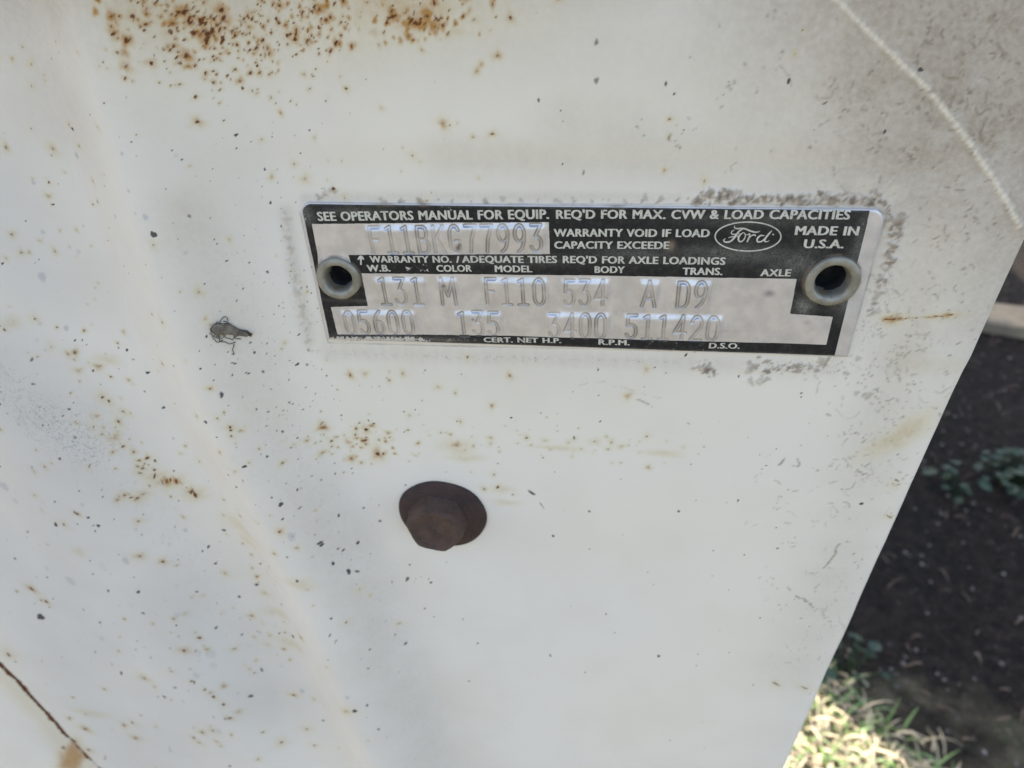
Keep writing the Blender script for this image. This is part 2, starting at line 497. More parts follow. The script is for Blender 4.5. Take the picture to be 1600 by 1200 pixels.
# --- single specks read off the photograph
for x, y, r in ((38,72,4),(22,91,3),(52,99,4),(157,197,4.5),(12,229,5),(85,231,5),(83,241,3),(147,282,4),(78,305,3.5),(154,314,4.5),
                (242,381,5),(308,150,6),(311,189,5),(352,187,3),(345,160,2.5),(381,137,5),(347,128,4),(322,122,3),(440,175,4),(542,137,6),(490,117,5),
                (495,107,3),(597,168,3),(693,192,5.5),(770,208,5.5),(660,77,6),(778,86,5),(746,110,5),(645,242,4),(461,255,4.5),(478,278,5),(523,293,6),
                (426,275,3.5),(540,308,3.5),(186,81,6),(239,97,6),(278,90,4),(493,214,4),(715,191,2),(88,391,4),(36,393,3),(48,393,3),
                (119,549,6),(118,560,3),(155,571,5),(175,587,4),(203,592,3),(133,515,3.5),(91,510,3),(162,619,5),(172,625,4),(187,657,4),(330,605,3),
                (313,454,4),(241,488,4),(363,679,5),(347,702,3),(51,918,5),(28,922,3),(74,938,5),(66,936,4),(123,801,4),(218,812,4),(220,867,4.5),
                (256,875,3.5),(313,994,4),(289,1014,4.5),(227,1058,5),(195,1131,4),(213,1151,6),(15,1021,6),(99,1168,6),(335,1086,5),(317,1142,4),
                (360,1120,5),(312,1158,5),(431,860,3),(394,866,3),(394,960,3),(548,584,3.5),(571,582,3.5),(609,579,3),(630,582,3.5),(685,603,3.5),(712,612,4),
                (797,585,3.5),(731,556,3.5),(769,632,4),(720,657,3.5),(641,647,3),(714,693,6),(740,695,3),(767,682,3),(767,691,3.5),(573,669,5.5),(556,677,5),
                (519,687,6),(545,689,4),(572,691,4),(593,685,5),(603,688,3),(591,707,6),(600,707,4),(778,759,5),(757,762,3),(802,771,3),
                (981,616,4),(1010,575,4),(929,688,4),(955,689,4),(1013,728,4),(1046,185,4),(1100,281,4.5),(1038,265,3),(1045,212,3),(1241,83,4),
                (1253,47,3)):
    spot(x, y, r * 0.72, 'r', 1 + 0.5 * rng.random(), halo=0.9)
for x, y, r, asp in ((831,768,6,1.5),(847,788,5,2.6),(842,155,4,1.6),(932,65,7,1.4),(932,125,8,1.3),(912,268,6,1.6),(1040,130,5,1.3),(1053,146,3,1),(1138,127,3,1),
                (1230,127,4,1.5),(1232,125,4,1.6),(1288,160,4,1.5),(1381,205,4,1.7),(167,288,3.5,1),(298,336,4,1),(242,365,6,1.1),(115,201,3.5,1.3),(200,152,2,1),
                (52,560,4,1.4),(348,615,5,1.3),(200,545,3,1),(315,574,2.5,1),(89,818,4,1.2),(45,829,4,1.1),(25,871,3,1),(52,728,3,1),(110,905,0.1,1),
                (65,962,7,1.3),(225,956,3,1.2),(248,1087,2,1),(258,1087,3,1),(637,903,5,1.5),(674,908,2.5,1),(440,786,4,1.2),(560,846,3,1),(504,848,3.5,1),
                (546,890,4,1.4),(559,890,3.5,1.8),(1029,1023,3,1.3),(1345,785,3.5,1),(860,1022,2.5,1.3),(1060,797,2.5,1),(921,797,3,1),(481,568,4,1),
                (445,845,2,1),(450,868,2,1),(522,877,3,1.3),(402,912,3,1)):
    spot(x, y, r * 0.8, 'd', asp)
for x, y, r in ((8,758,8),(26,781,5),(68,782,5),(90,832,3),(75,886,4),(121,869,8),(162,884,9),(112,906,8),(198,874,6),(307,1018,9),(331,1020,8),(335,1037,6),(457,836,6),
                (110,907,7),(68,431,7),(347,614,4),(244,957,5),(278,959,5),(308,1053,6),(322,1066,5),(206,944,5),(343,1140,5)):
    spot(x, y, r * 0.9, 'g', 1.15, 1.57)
for x, y, r, asp in ((715,698,14,1.1),(728,714,9,1.8),(790,783,7,1.6),(784,762,8,1.2),(20,503,8,1.2),(378,822,15,1.3),(388,845,9,1.2),(470,910,9,1.2),(435,956,9,1.3),(455,1003,9,1.2),(125,860,6,1),(140,1112,9,1.8),(170,560,9,1.4),
                (875,698,9,2.5),(930,688,6,1),(1035,706,9,2.4),(1395,705,1,1)):
    spot(x, y, r, 'h', asp, 0.0, 0.5)
# short rusty scratches in a row
for k, (x, y) in enumerate(((243,742),(255,752),(262,750),(268,748),(277,750),(301,766),(305,770),(308,772))):
    spot(x, y, 4.2, 'r', 2.0, 1.1 + 0.2 * rng.normal())
    spot(x, y, 9, 'h', 1.4, 0.3, 0.6)
cluster(225, 722, 8, 10, 6, 2, 4, 'r', 0.9, 1.8, 0.2)
cluster(205, 772, 16, 3, 8, 2, 4, 'r', 0.9, 2.0, 0.2)
# --- the rust bloom along the top
def bloom(cx, cy, sx, sy, n, lo, hi, halo): cluster(cx, cy, sx, sy, n, lo, hi, 'r', halo, 1.9, 0.9)
bloom(255, 15, 45, 16, 46, 2.0, 5.5, 1.1)
bloom(205, 40, 14, 24, 20, 2.0, 5.0, 1.1)
bloom(315, 42, 26, 26, 95, 1.8, 6.0, 1.1)
bloom(370, 62, 40, 26, 95, 1.6, 5.0, 1.0)
bloom(440, 30, 55, 26, 95, 1.4, 4.5, 1.0)
bloom(500, 38, 28, 24, 80, 1.6, 5.2, 1.1)
bloom(330, 92, 70, 24, 70, 1.5, 4.0, 0.8)
bloom(590, 25, 48, 20, 50, 1.8, 5.5, 1.2)
bloom(655, 30, 30, 10, 34, 2.0, 6.5, 1.4)
bloom(700, 22, 60, 18, 28, 1.6, 5.0, 1.1)
bloom(760, 30, 40, 40, 9, 2, 5.0, 1.1)
bloom(410, 145, 50, 12, 16, 1.5, 3.2, 0.6)
cluster(480, -45, 200, 22, 150, 2, 6, 'r', 1.3, 2.0, 0.9)
for x, y, r, s in ((600,-10,105,0.42),(300,-10,95,0.30),(440,10,80,0.24),(700,0,70,0.30),(620,15,60,0.34),(330,30,70,0.16),(590,12,38,0.55),(650,22,34,0.75),(655,32,18,0.9),(575,5,20,0.6),(620,40,30,0.35),(705,40,24,0.35),(540,50,30,0.3),(310,45,34,0.3),(250,10,40,0.35),
                   (380,65,40,0.22),(500,45,28,0.28),(690,5,40,0.4),(750,40,18,0.3),(715,48,10,0.55),(570,8,24,0.5),(585,50,8,0.7),(605,-20,60,0.7)):
    spot(x, y, r, 'h', 1.3, 0.1, s)
# --- sparse specks all over the left and centre
cluster(110, 420, 150, 230, 130, 0.8, 2.6, 'd', asp=1.5)
cluster(260, 720, 190, 150, 190, 0.8, 2.8, 'd', asp=1.7, ang=0.4)
cluster(330, 950, 170, 140, 170, 0.8, 2.8, 'd', asp=1.8, ang=1.0)
cluster(250, 560, 180, 130, 60, 1.2, 3.2, 'r', 0.8, 1.5)
cluster(200, 690, 100, 60, 40, 1.2, 3.2, 'r', 0.8, 2.0)
cluster(420, 960, 90, 90, 60, 1.2, 3.0, 'r', 0.8, 2.0, 0.2)
cluster(330, 1130, 130, 60, 40, 1.2, 3.4, 'r', 0.9, 2.0, 0.9)
cluster(60, 300, 90, 160, 40, 1.2, 3.0, 'r', 0.8, 1.4)
cluster(560, 690, 35, 16, 46, 1.0, 3.2, 'r', 1.0, 2.0, 0.3)
cluster(680, 690, 150, 22, 46, 0.9, 2.6, 'r', 0.7, 1.7, 0.1)
cluster(960, 690, 90, 18, 34, 0.9, 2.4, 'r', 0.7, 1.6, 0.1)
cluster(545, 740, 60, 45, 46, 0.8, 2.4, 'd')
cluster(600, 620, 90, 35, 34, 0.8, 2.0, 'd')
cluster(430, 500, 45, 90, 160, 0.7, 2.2, 'd')
cluster(430, 250, 90, 60, 70, 0.7, 2.2, 'd')
cluster(455, 640, 45, 90, 150, 0.6, 1.9, 'd')
cluster(560, 950, 60, 160, 60, 0.7, 2.2, 'd')
cluster(1000, 640, 200, 60, 70, 0.8, 2.4, 'd', asp=2)
cluster(1150, 850, 130, 160, 80, 0.7, 2.2, 'd', asp=2)
cluster(800, 130, 260, 90, 40, 0.8, 2.6, 'd')
cluster(700, 270, 150, 40, 26, 0.8, 2.4, 'r', 0.7)
cluster(850, 1000, 200, 120, 30, 0.8, 2.2, 'd', asp=2)
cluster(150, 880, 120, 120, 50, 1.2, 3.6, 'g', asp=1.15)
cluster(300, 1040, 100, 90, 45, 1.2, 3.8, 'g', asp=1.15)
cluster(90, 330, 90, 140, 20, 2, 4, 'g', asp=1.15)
# --- films of dirt, with some shade and sky tint painted in
soft_area('stip', along([(0, 600), (60, 650), (130, 690)], 40), 90, 0.85)
soft_area('stip', along([(130, 700), (230, 800), (320, 900), (400, 1000)], 40), 75, 0.55)
soft_area('stip', along([(370, 400), (400, 480), (440, 560), (440, 640), (480, 760), (540, 860)], 40), 62, 0.55)
soft_area('stip', along([(446, 320), (452, 400), (470, 470), (492, 545)], 8), 12, 0.7)
soft_area('stip', along([(470, 308), (600, 306), (760, 306)], 16), 16, 0.55)
soft_area('stip', along([(500, 548), (700, 556), (900, 560), (1060, 563)], 8), 11, 0.8)
soft_area('stip', along([(1390, 430), (1375, 500), (1330, 570), (1200, 575)], 14), 26, 0.8)
soft_area('stip', along([(300, 200), (330, 300)], 40), 80, 0.3)
soft_area('cream', along([(620, 200), (900, 180), (1200, 200)], 60), 170, 0.42)
soft_area('cream', along([(560, 600), (800, 640), (1050, 640), (1300, 600)], 60), 170, 0.42)
soft_area('cream', along([(1000, 800), (1200, 820), (1150, 1000), (1050, 1120)], 60), 170, 0.38)
soft_area('cream', along([(1440, 420), (1420, 600), (1330, 800)], 60), 130, 0.40)
soft_area('grime_shade', along([(700, 245), (820, 242), (960, 250), (1080, 262)], 30), 44, 0.30)
soft_area('grime_shade', along([(1480, 380), (1450, 470), (1420, 560), (1390, 640), (1350, 760), (1300, 900), (1240, 1040)], 40), 60, 0.27)
soft_area('grime_shade', along([(1560, 360), (1500, 470)], 30), 50, 0.2)
soft_area('grime_shade', along([(-60, -60), (300, -80), (1000, -100)], 60), 160, 0.50)  # darker top strip: light falloff painted into the panel colour
soft_area('grime_shade', along([(900, 200), (1050, 230), (1200, 260)], 40), 90, 0.32)
soft_area('grime_shade', along([(20, 40), (100, 160)], 40), 130, 0.22)  # top left darkened by colour to follow the light falloff
_cu = (CU0 + CRES * np.arange(CW))[None]; _cv = (CV0 + CRES * np.arange(CH))[:, None]
np.maximum(can['grime_shade'], (0.80 * S((_cu * 0.6 + (_cv + 90) * 0.9 - 22) / 66) * S((_cu + 18) / 70)).astype(np.float32), out=can['grime_shade'])
soft_area('grime_shade', along([(1520, 340), (1470, 420), (1440, 480), (1410, 560)], 20), 62, 0.52)
soft_area('grime_shade', along([(1410, 560), (1380, 660), (1350, 740)], 20), 58, 0.36)
soft_area('grime_shade', along([(560, 60), (800, 60), (1000, 70), (1150, 120)], 30), 110, 0.20)  # top middle darkened too, shade put into the colour
soft_area('grey', along([(-40, 560), (60, 700), (120, 850), (120, 1000), (240, 960), (320, 1080), (200, 1180), (0, 860)], 40), 130, 0.50)  # bluish skylight tint painted over the lower left
soft_area('grey', along([(-20, 300), (60, 420)], 40), 120, 0.30)  # fainter painted sky tint higher up the left side
soft_area('grime_shade', along([(290, 330), (375, 560), (430, 690), (490, 790), (540, 880), (600, 1000), (650, 1120), (700, 1260)], 16), 60, 0.25)  # shaded flank of the pressed ridge, deepened by colour
soft_area('grime_shade', along([(150, 640), (250, 760), (330, 870), (400, 980), (450, 1100)], 30), 60, 0.13)
soft_area('stip', along([(1100, 130), (1180, 240), (1300, 260), (1420, 330)], 40), 90, 0.35)
soft_area('stip', along([(1450, 430), (1400, 600), (1340, 760)], 40), 80, 0.35)
soft_area('grime_shade', along([(448, 330), (462, 420), (484, 530)], 8), 14, 0.34)
soft_area('grime_shade', along([(480, 310), (700, 306), (900, 306), (1060, 306)], 8), 12, 0.30)
soft_area('grime_shade', along([(520, 548), (760, 556), (1000, 564), (1300, 572)], 20), 22, 0.34)
soft_area('grime_shade', along([(560, 560), (800, 570), (1000, 575)], 40), 60, 0.12)
soft_area('grime_shade', along([(440, 640), (500, 760), (560, 900), (590, 1050)], 40), 80, 0.13)
soft_area('grime_shade', along([(20, 600), (120, 680), (260, 800), (380, 960)], 40), 80, 0.12)
soft_area('grime_shade', along([(150, 130), (260, 230), (330, 330)], 40), 110, 0.10)
spot(1410, 675, 24, 'h', 1.5, 0.9, 0.6); spot(1400, 690, 10, 'h', 1.2, 0.2, 0.6)
for x, y in along([(1383, 497), (1400, 496)], 3): spot(x, y, 3.2, 'r', 1.6, 0.1, 1.2)
for x, y in along([(1402, 496), (1440, 494), (1470, 492), (1490, 489)], 4): spot(x, y, 1.3 + 1.2 * (x > 1450), 'r', 1.6, 0.1, 0.9)
spot(1392, 497, 9, 'h', 1.3, 0, 0.9); spot(1478, 491, 9, 'h', 2.2, 0.1, 0.6)
# --- the hairline dirt threads on the right
for cx, cy, sx, sy, n in ((1440, 470, 45, 70, 46), (1400, 590, 45, 60, 52), (1350, 720, 50, 70, 42), (1290, 850, 55, 90, 34), (1470, 140, 60, 100, 52),
                          (1400, 220, 50, 70, 26), (1540, 120, 35, 90, 30), (1300, 200, 80, 90, 22), (1520, 330, 40, 40, 16), (1240, 980, 40, 70, 16), (1120, 120, 60, 80, 10)):
    for _ in range(int(n * 1.1)):
        hair(cx + sx * rng.normal(), cy + sy * rng.normal(), 6 + 46 * rng.random() ** 3, 'crud', 0.45 + 1.1 * rng.random() ** 2, 0.22 + 0.55 * rng.random() ** 1.5)
    for _ in range(int(n * 0.6)):
        a_, b_ = cx + sx * rng.normal(), cy + sy * rng.normal()
        for _k in range(int(1 + 5 * rng.random() ** 2)):
            splat('crud', *PP(a_ + rng.normal() * 5, b_ + rng.normal() * 5), 0.14 + 0.25 * rng.random() ** 2, 0.14 + 0.15 * rng.random(), rng.random() * 3, 0.5, 0.25 + 0.5 * rng.random(), 0.3)
for x, y, L, a in ((1265, 893, 92, -0.1), (1210, 748, 46, 0.55), (1325, 712, 44, 0.7), (1290, 645, 10, 0.3), (1450, 20, 90, 1.5), (1372, 95, 30, 2.2), (1375, 275, 40, 1.8),
                   (1535, 190, 46, 1.7), (1545, 82, 55, -0.1), (1475, 290, 34, 0.4), (995, 622, 30, 0.2), (1230, 915, 50, 0.9), (1485, 540, 26, -0.3), (1250, 930, 30, 0.8)):
    hair(x, y, L, 'crud', 1.2, 0.75, a, 0.22)
for x, y in ((1400, 748), (1396, 755), (1212, 1066), (1256, 1072), (1388, 805)):
    spot(x, y, 4, 'r', 2.4, -0.6, 0.5)
splat('halo', *map(float, PP(692, 803)), 66 * mm_per_px(692, 803)[0] * 1.03, None, 0, 0.10, 0.35, 0.05)
# vague old scratch under the plate
hair(905, 600, 60, 'crud', 0.8, 0.25, -0.2, 0.05); hair(960, 602, 80, 'crud', 0.8, 0.3, 0.2, 0.05)
# --- crust of old sealer and dirt round the plate
def crust(pts, step, r, n, val, h):
    for (x, y) in along(pts, step):
        for _ in range(n * 2):
            a, b = x + rng.normal() * r * 0.8, y + rng.normal() * r * 0.6
            s = sum(mm_per_px(a, b)) / 2; u, v = map(float, PP(a, b)); q = (0.9 + 3.6 * rng.random() ** 2) * s
            splat('crud', u, v, q * 1.5, q, rng.random() * 3, 0.3, val * (0.5 + 0.5 * rng.random()), 0.4)
            splat('hgt', u, v, q * 1.6, q * 1.2, 0, 0.9, h * (0.4 + 0.6 * rng.random()), 0.4)
crust([(1080, 309), (1180, 308), (1280, 309), (1370, 312)], 7, 7, 2, 0.9, 0.55)
crust([(1105, 302), (1150, 300)], 6, 6, 2, 0.8, 0.6)
crust([(1375, 318), (1400, 345), (1398, 375), (1385, 400)], 7, 7, 2, 0.85, 0.5)
crust([(1385, 400), (1372, 450), (1355, 500)], 9, 6, 2, 0.7, 0.3)
crust([(1095, 566), (1110, 580)], 6, 8, 3, 0.85, 0.4)
crust([(1195, 566), (1225, 575), (1290, 566)], 8, 7, 2, 0.8, 0.3)
crust([(1160, 570), (1200, 600)], 8, 12, 1, 0.6, 0.2)
crust([(1330, 560), (1360, 620)], 9, 14, 1, 0.6, 0.15)
crust([(500, 305), (520, 296)], 6, 4, 2, 0.5, 0.3)
crust([(448, 330), (455, 400), (470, 470), (488, 540)], 9, 4, 1, 0.28, 0.25)
crust([(600, 313), (760, 312), (1060, 311)], 26, 3, 1, 0.6, 0.2)
soft_area('cream', [(1395, 300), (1345, 288), (1300, 292), (1240, 290)], 26, 0.35)
# cream bloom of bare filler beside the crust
# contact shadow painted on the panel round the plate's rim
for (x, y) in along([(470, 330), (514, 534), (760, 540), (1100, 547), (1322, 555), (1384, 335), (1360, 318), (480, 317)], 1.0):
    splat('chip_shade', *PP(x + rng.normal() * 0.25, y + rng.normal() * 0.25), 0.26, None, 0, 0.8, 0.20 + 0.22 * float(fbm(np.array(x), np.array(y), 30, 7, 2)), 0)
# --- cream line along the crease ridge
for k, (x, y) in enumerate(along(CREASE, 3)):
    s = sum(mm_per_px(x, y)) / 2; u, v = map(float, PP(x, y))
    splat('cream', u + rng.normal() * 0.08, v, 4.0 * s * (0.8 + 0.4 * rng.random()), 3.0 * s, 0.8, 0.7, 0.5 + 0.5 * rng.random(), 0.2)
spot(1437, 108, 4, 'd', 1.2)
# --- the rusted lap seam, lower left
for (x, y) in along(SEAM, 3):
    spot(x + rng.normal() * 1.2, y + rng.normal() * 1.2, 5.2 + 3.0 * rng.random() - 2.4 * (x > 110), 'r', 1.3, -0.8, 0.15)
    u_, v_ = map(float, PP(x, y)); splat('rust', u_, v_, 1.35 - 0.65 * (x > 110), None, 0, 0.4, 1.0, 0.3)
    spot(x - 8, y + 9, 9, 'h', 1.2, 0.8, 0.45)
spot(115, 1182, 16, 'h', 1.6, 1.0, 1.3); spot(108, 1195, 14, 'h', 1.3, 1.0, 1.1)
hair(165, 1197, 26, 'chip_shade', 1.0, 0.7, -1.6, 0.1)

def sample(ch, u, v):
    c = can[ch]
    x = (u - CU0) / CRES; y = (v - CV0) / CRES
    ok = (x > 1) & (x < CW - 2) & (y > 1) & (y < CH - 2)
    x = np.clip(x, 0, CW - 2); y = np.clip(y, 0, CH - 2)
    i = x.astype(int); j = y.astype(int); fx = x - i; fy = y - j
    r = (c[j, i] * (1 - fx) + c[j, i + 1] * fx) * (1 - fy) + (c[j + 1, i] * (1 - fx) + c[j + 1, i + 1] * fx) * fy
    return np.where(ok, r, 0)

# ------------------------------------------------------------------ the end panel, one dense sheet
def build_panel():
    nu, nv = 960, 860
    t = np.linspace(0, 1, nv)
    vf = -305 + 318 * (t * 1.25 - 0.25 * t * t) / 1.0
    vf = -305 + (vf - vf[0]) / (vf[-1] - vf[0]) * 318
    v = np.concatenate((np.linspace(-430, -312, 9), vf, np.linspace(16, 95, 24), np.linspace(115, 650, 20)))
    uL = np.interp(v, (-305, 13), (-258, -132))
    ur = np.array([edge_u(x) for x in v])
    wob = (fbm(v, v * 0, 18, 77, 3) - 0.5) * 0.5
    ur = ur + wob
    nc = 10; nh = 7
    cols_u = []; back = []
    for k in range(nc): cols_u.append(-330 + (uL + 330) * (k / nc)); back.append(0)
    for k in range(nu): cols_u.append(uL + (ur - 1.6 - uL) * (k / (nu - 1))); back.append(0)
    for k in range(1, nh + 1):                                    # rolled hem
        a = k / nh * math.pi / 2
        cols_u.append(ur - 1.6 + 1.6 * math.sin(a)); back.append(1.6 * (1 - math.cos(a)))
    cols_u.append(ur + 0 * v); back.append(7.0)
    U = np.stack(cols_u, 1); V = np.repeat(v[:, None], U.shape[1], 1); B = np.array(back)[None].repeat(len(v), 0)
    Uc = np.minimum(U, (ur - 1.6)[:, None])
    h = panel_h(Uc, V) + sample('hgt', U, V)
    a1 = np.stack([sample(n, U, V) for n in ('rust', 'halo', 'grime_shade', 'stip')], -1)
    a2 = np.stack([sample(n, U, V) for n in ('chip_shade', 'cream', 'crud', 'grey')], -1)
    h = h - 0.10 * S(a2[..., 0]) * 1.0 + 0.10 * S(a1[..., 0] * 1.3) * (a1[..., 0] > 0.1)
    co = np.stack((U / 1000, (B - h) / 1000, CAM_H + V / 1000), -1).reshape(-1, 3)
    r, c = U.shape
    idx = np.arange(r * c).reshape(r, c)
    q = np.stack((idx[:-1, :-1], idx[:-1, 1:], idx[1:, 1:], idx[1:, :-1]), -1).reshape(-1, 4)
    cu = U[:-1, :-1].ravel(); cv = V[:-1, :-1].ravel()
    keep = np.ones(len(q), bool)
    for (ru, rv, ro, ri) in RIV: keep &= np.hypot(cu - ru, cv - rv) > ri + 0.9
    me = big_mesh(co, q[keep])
    attr(me, "wear_shade_a", a1.reshape(-1, 4)); attr(me, "wear_shade_b", a2.reshape(-1, 4))
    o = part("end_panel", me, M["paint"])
    o["label"] = "white painted sheet metal end panel, stained and speckled with rust"
    return o
PANEL = build_panel()
HP = lambda u, v: float(panel_h(np.array([u], float), np.array([v], float))[0])
H_PLATE = max(HP(u, v) for u in np.linspace(PL, PR, 12) for v in np.linspace(PB, PT, 5)) - 0.1

# ------------------------------------------------------------------ unseen truck walls behind the panel, shaped to shade the ground
def prism(y0, y1, z0, z1, x0, inset=0.0015, taper=0.0):
    def eu(z): return edge_u((z - CAM_H) * 1000) / 1000 - inset
    vs = []
    for y in (y0, y1):
        vs += [(eu(z0) - 0.03, y, z0), (eu(z0), y, z0), (eu(z1), y, z1), (eu(z1) - 0.03, y, z1)]
    me = mesh(vs, [(3, 2, 1, 0), (4, 5, 6, 7), (0, 1, 5, 4), (1, 2, 6, 5), (2, 3, 7, 6), (3, 0, 4, 7)])
    bm = bmesh.new(); bm.from_mesh(me)
    bmesh.ops.bevel(bm, geom=bm.edges[:], offset=0.006, segments=2, affect='EDGES')
    bm.to_mesh(me); bm.free()
    return me
part("unseen_door_shell", prism(0.0085, 0.98, CAM_H - 0.43, CAM_H + 0.65, -0.325), M["body"], smooth=False)
part("unseen_body_wall", prism(0.985, 4.3, 0.33, CAM_H + 0.65, -0.325, 0.0), M["body"], smooth=False)  # stretched out of view so its shadow covers soil and edging
part("unseen_rocker", prism(0.99, 4.29, 0.18, 0.329, -0.30, 0.02), M["under"], smooth=False)

def lathe(profile, seg, name="lathe", wob=0.0, seed=0):
    """profile (r, h) spun round the y axis, h towards the camera (-y), mm"""
    vs = []; fs = []; rr = np.random.default_rng(seed); ph = rr.random(4) * 6.28
    for (r, h) in profile:
        for k in range(seg):
            a = 2 * math.pi * k / seg
            w = 1 + wob * (math.sin(2 * a + ph[0]) * 0.5 + math.sin(3 * a + ph[1]) * 0.4 + math.sin(7 * a + ph[2]) * 0.2)
            vs.append((r * w * math.cos(a) / 1000, -h / 1000, r * w * math.sin(a) / 1000))
    for i in range(len(profile) - 1):
        for k in range(seg):
            k2 = (k + 1) % seg
            fs.append((i * seg + k, i * seg + k2, (i + 1) * seg + k2, (i + 1) * seg + k))
    return mesh(vs, fs)

def wheel(y):
    tyre = [(230, -85), (330, -95), (352, -70), (355, 0), (352, 70), (330, 95), (230, 85)]
    me = lathe([(r, h) for r, h in tyre], 48); o = part("tyre", me, M["rubber"], WH)
    rim = [(0, 40), (60, 45), (90, 20), (170, 30), (205, 70), (230, 84), (230, -84), (0, -80)]
    part("rim", lathe(rim, 48), M["rim"], WH)
WH = bpy.data.objects.new("wheel", None); COL.objects.link(WH); WH.parent = TRUCK
WH.location = (-0.14, 0, 0.345); WH.rotation_euler = (0, 0, math.radians(90))
wheel(1.9)

# ------------------------------------------------------------------ the data plate
def plate_uv(px, py): return tuple(map(float, P(px, py)))
GLY = {}
def arc(cx, cy, rx, ry, a0, a1, n=10):
    return [(cx + rx * math.cos(math.radians(a0 + (a1 - a0) * k / n)), cy + ry * math.sin(math.radians(a0 + (a1 - a0) * k / n))) for k in range(n + 1)]
GLY['0'] = [arc(.5, .7, .36, .3, 0, 180) + arc(.5, .3, .36, .3, 180, 360) + [(.86, .7)]]
GLY['1'] = [[(.22, .93), (.5, 1), (.5, 0)], [(.18, 0), (.82, 0)]]
GLY['2'] = [arc(.5, .72, .36, .28, 170, -30) + [(.14, 0), (.88, 0)]]
GLY['3'] = [[(.14, 1), (.82, 1), (.42, .6)] + arc(.46, .3, .38, .3, 80, -160)]
GLY['4'] = [[(.68, 0), (.68, 1), (.1, .3), (.92, .3)]]
GLY['5'] = [[(.82, 1), (.2, 1), (.17, .56)] + arc(.46, .32, .38, .31, 120, -155)]
GLY['6'] = [arc(.52, .3, .35, .3, 0, 360, 16), [(.17, .32), (.22, .62), (.4, .87), (.66, 1)]]
GLY['7'] = [[(.12, 1), (.88, 1), (.55, .5), (.42, 0)]]
GLY['9'] = [arc(.48, .7, .35, .3, 0, 360, 16), [(.83, .68), (.78, .38), (.6, .13), (.34, 0)]]
GLY['A'] = [[(.06, 0), (.5, 1), (.94, 0)], [(.22, .34), (.78, .34)]]
GLY['B'] = [[(.15, 0), (.15, 1), (.55, 1)] + arc(.55, .77, .3, .23, 90, -90) + arc(.57, .27, .33, .27, 90, -90) + [(.15, 0)], [(.15, .54), (.55, .54)]]
GLY['D'] = [[(.15, 0), (.15, 1), (.5, 1)] + arc(.5, .7, .36, .3, 90, 0) + arc(.5, .3, .36, .3, 0, -90) + [(.15, 0)]]
GLY['F'] = [[(.18, 0), (.18, 1), (.88, 1)], [(.18, .54), (.7, .54)]]
GLY['G'] = [arc(.5, .7, .36, .3, 30, 180) + arc(.5, .3, .36, .3, 180, 360) + [(.86, .45), (.55, .45)]]
GLY['K'] = [[(.15, 0), (.15, 1)], [(.85, 1), (.15, .42)], [(.38, .6), (.88, 0)]]
GLY['M'] = [[(.06, 0), (.12, 1), (.5, .35), (.88, 1), (.94, 0)]]
STAMP = [("F11BKG77993", (582, 393.5), (850.5, 390.5), (582, 353)), ("131", (595.5, 473.5), (666, 474), (595, 433)), ("M", (691.5, 474), (715.5, 474), (691, 433)),
         ("F110", (759, 473.5), (854, 474), (758, 434)), ("534", (881, 475), (948, 475.5), (881, 435.5)), ("A", (1001, 476), (1024, 476.5), (1001, 436.5)),
         ("D9", (1054, 477), (1103, 478), (1054, 437.5)), ("05600", (543, 519.5), (651, 520), (541, 484.5)), ("135", (717, 522), (783, 523), (716, 485.5)),
         ("3400", (858, 524.5), (948, 526), (857, 487.5)), ("511420", (976, 526), (1121, 529), (975, 490))]

PRES = 0.12
pnu = int((PR - PL) / PRES) + 1; pnv = int((PT - PB) / PRES) + 1
PUx = np.linspace(PL, PR, pnu); PVx = np.linspace(PB, PT, pnv)
PU, PV = np.meshgrid(PUx, PVx)

def in_poly(pts, u, v):
    ins = np.zeros(u.shape, bool); n = len(pts)
    for i in range(n):
        (ax, ay), (bx, by) = pts[i], pts[(i + 1) % n]
        if ay == by: continue
        c = ((ay > v) != (by > v)) & (u < (bx - ax) * (v - ay) / (by - ay) + ax)
        ins ^= c
    return ins

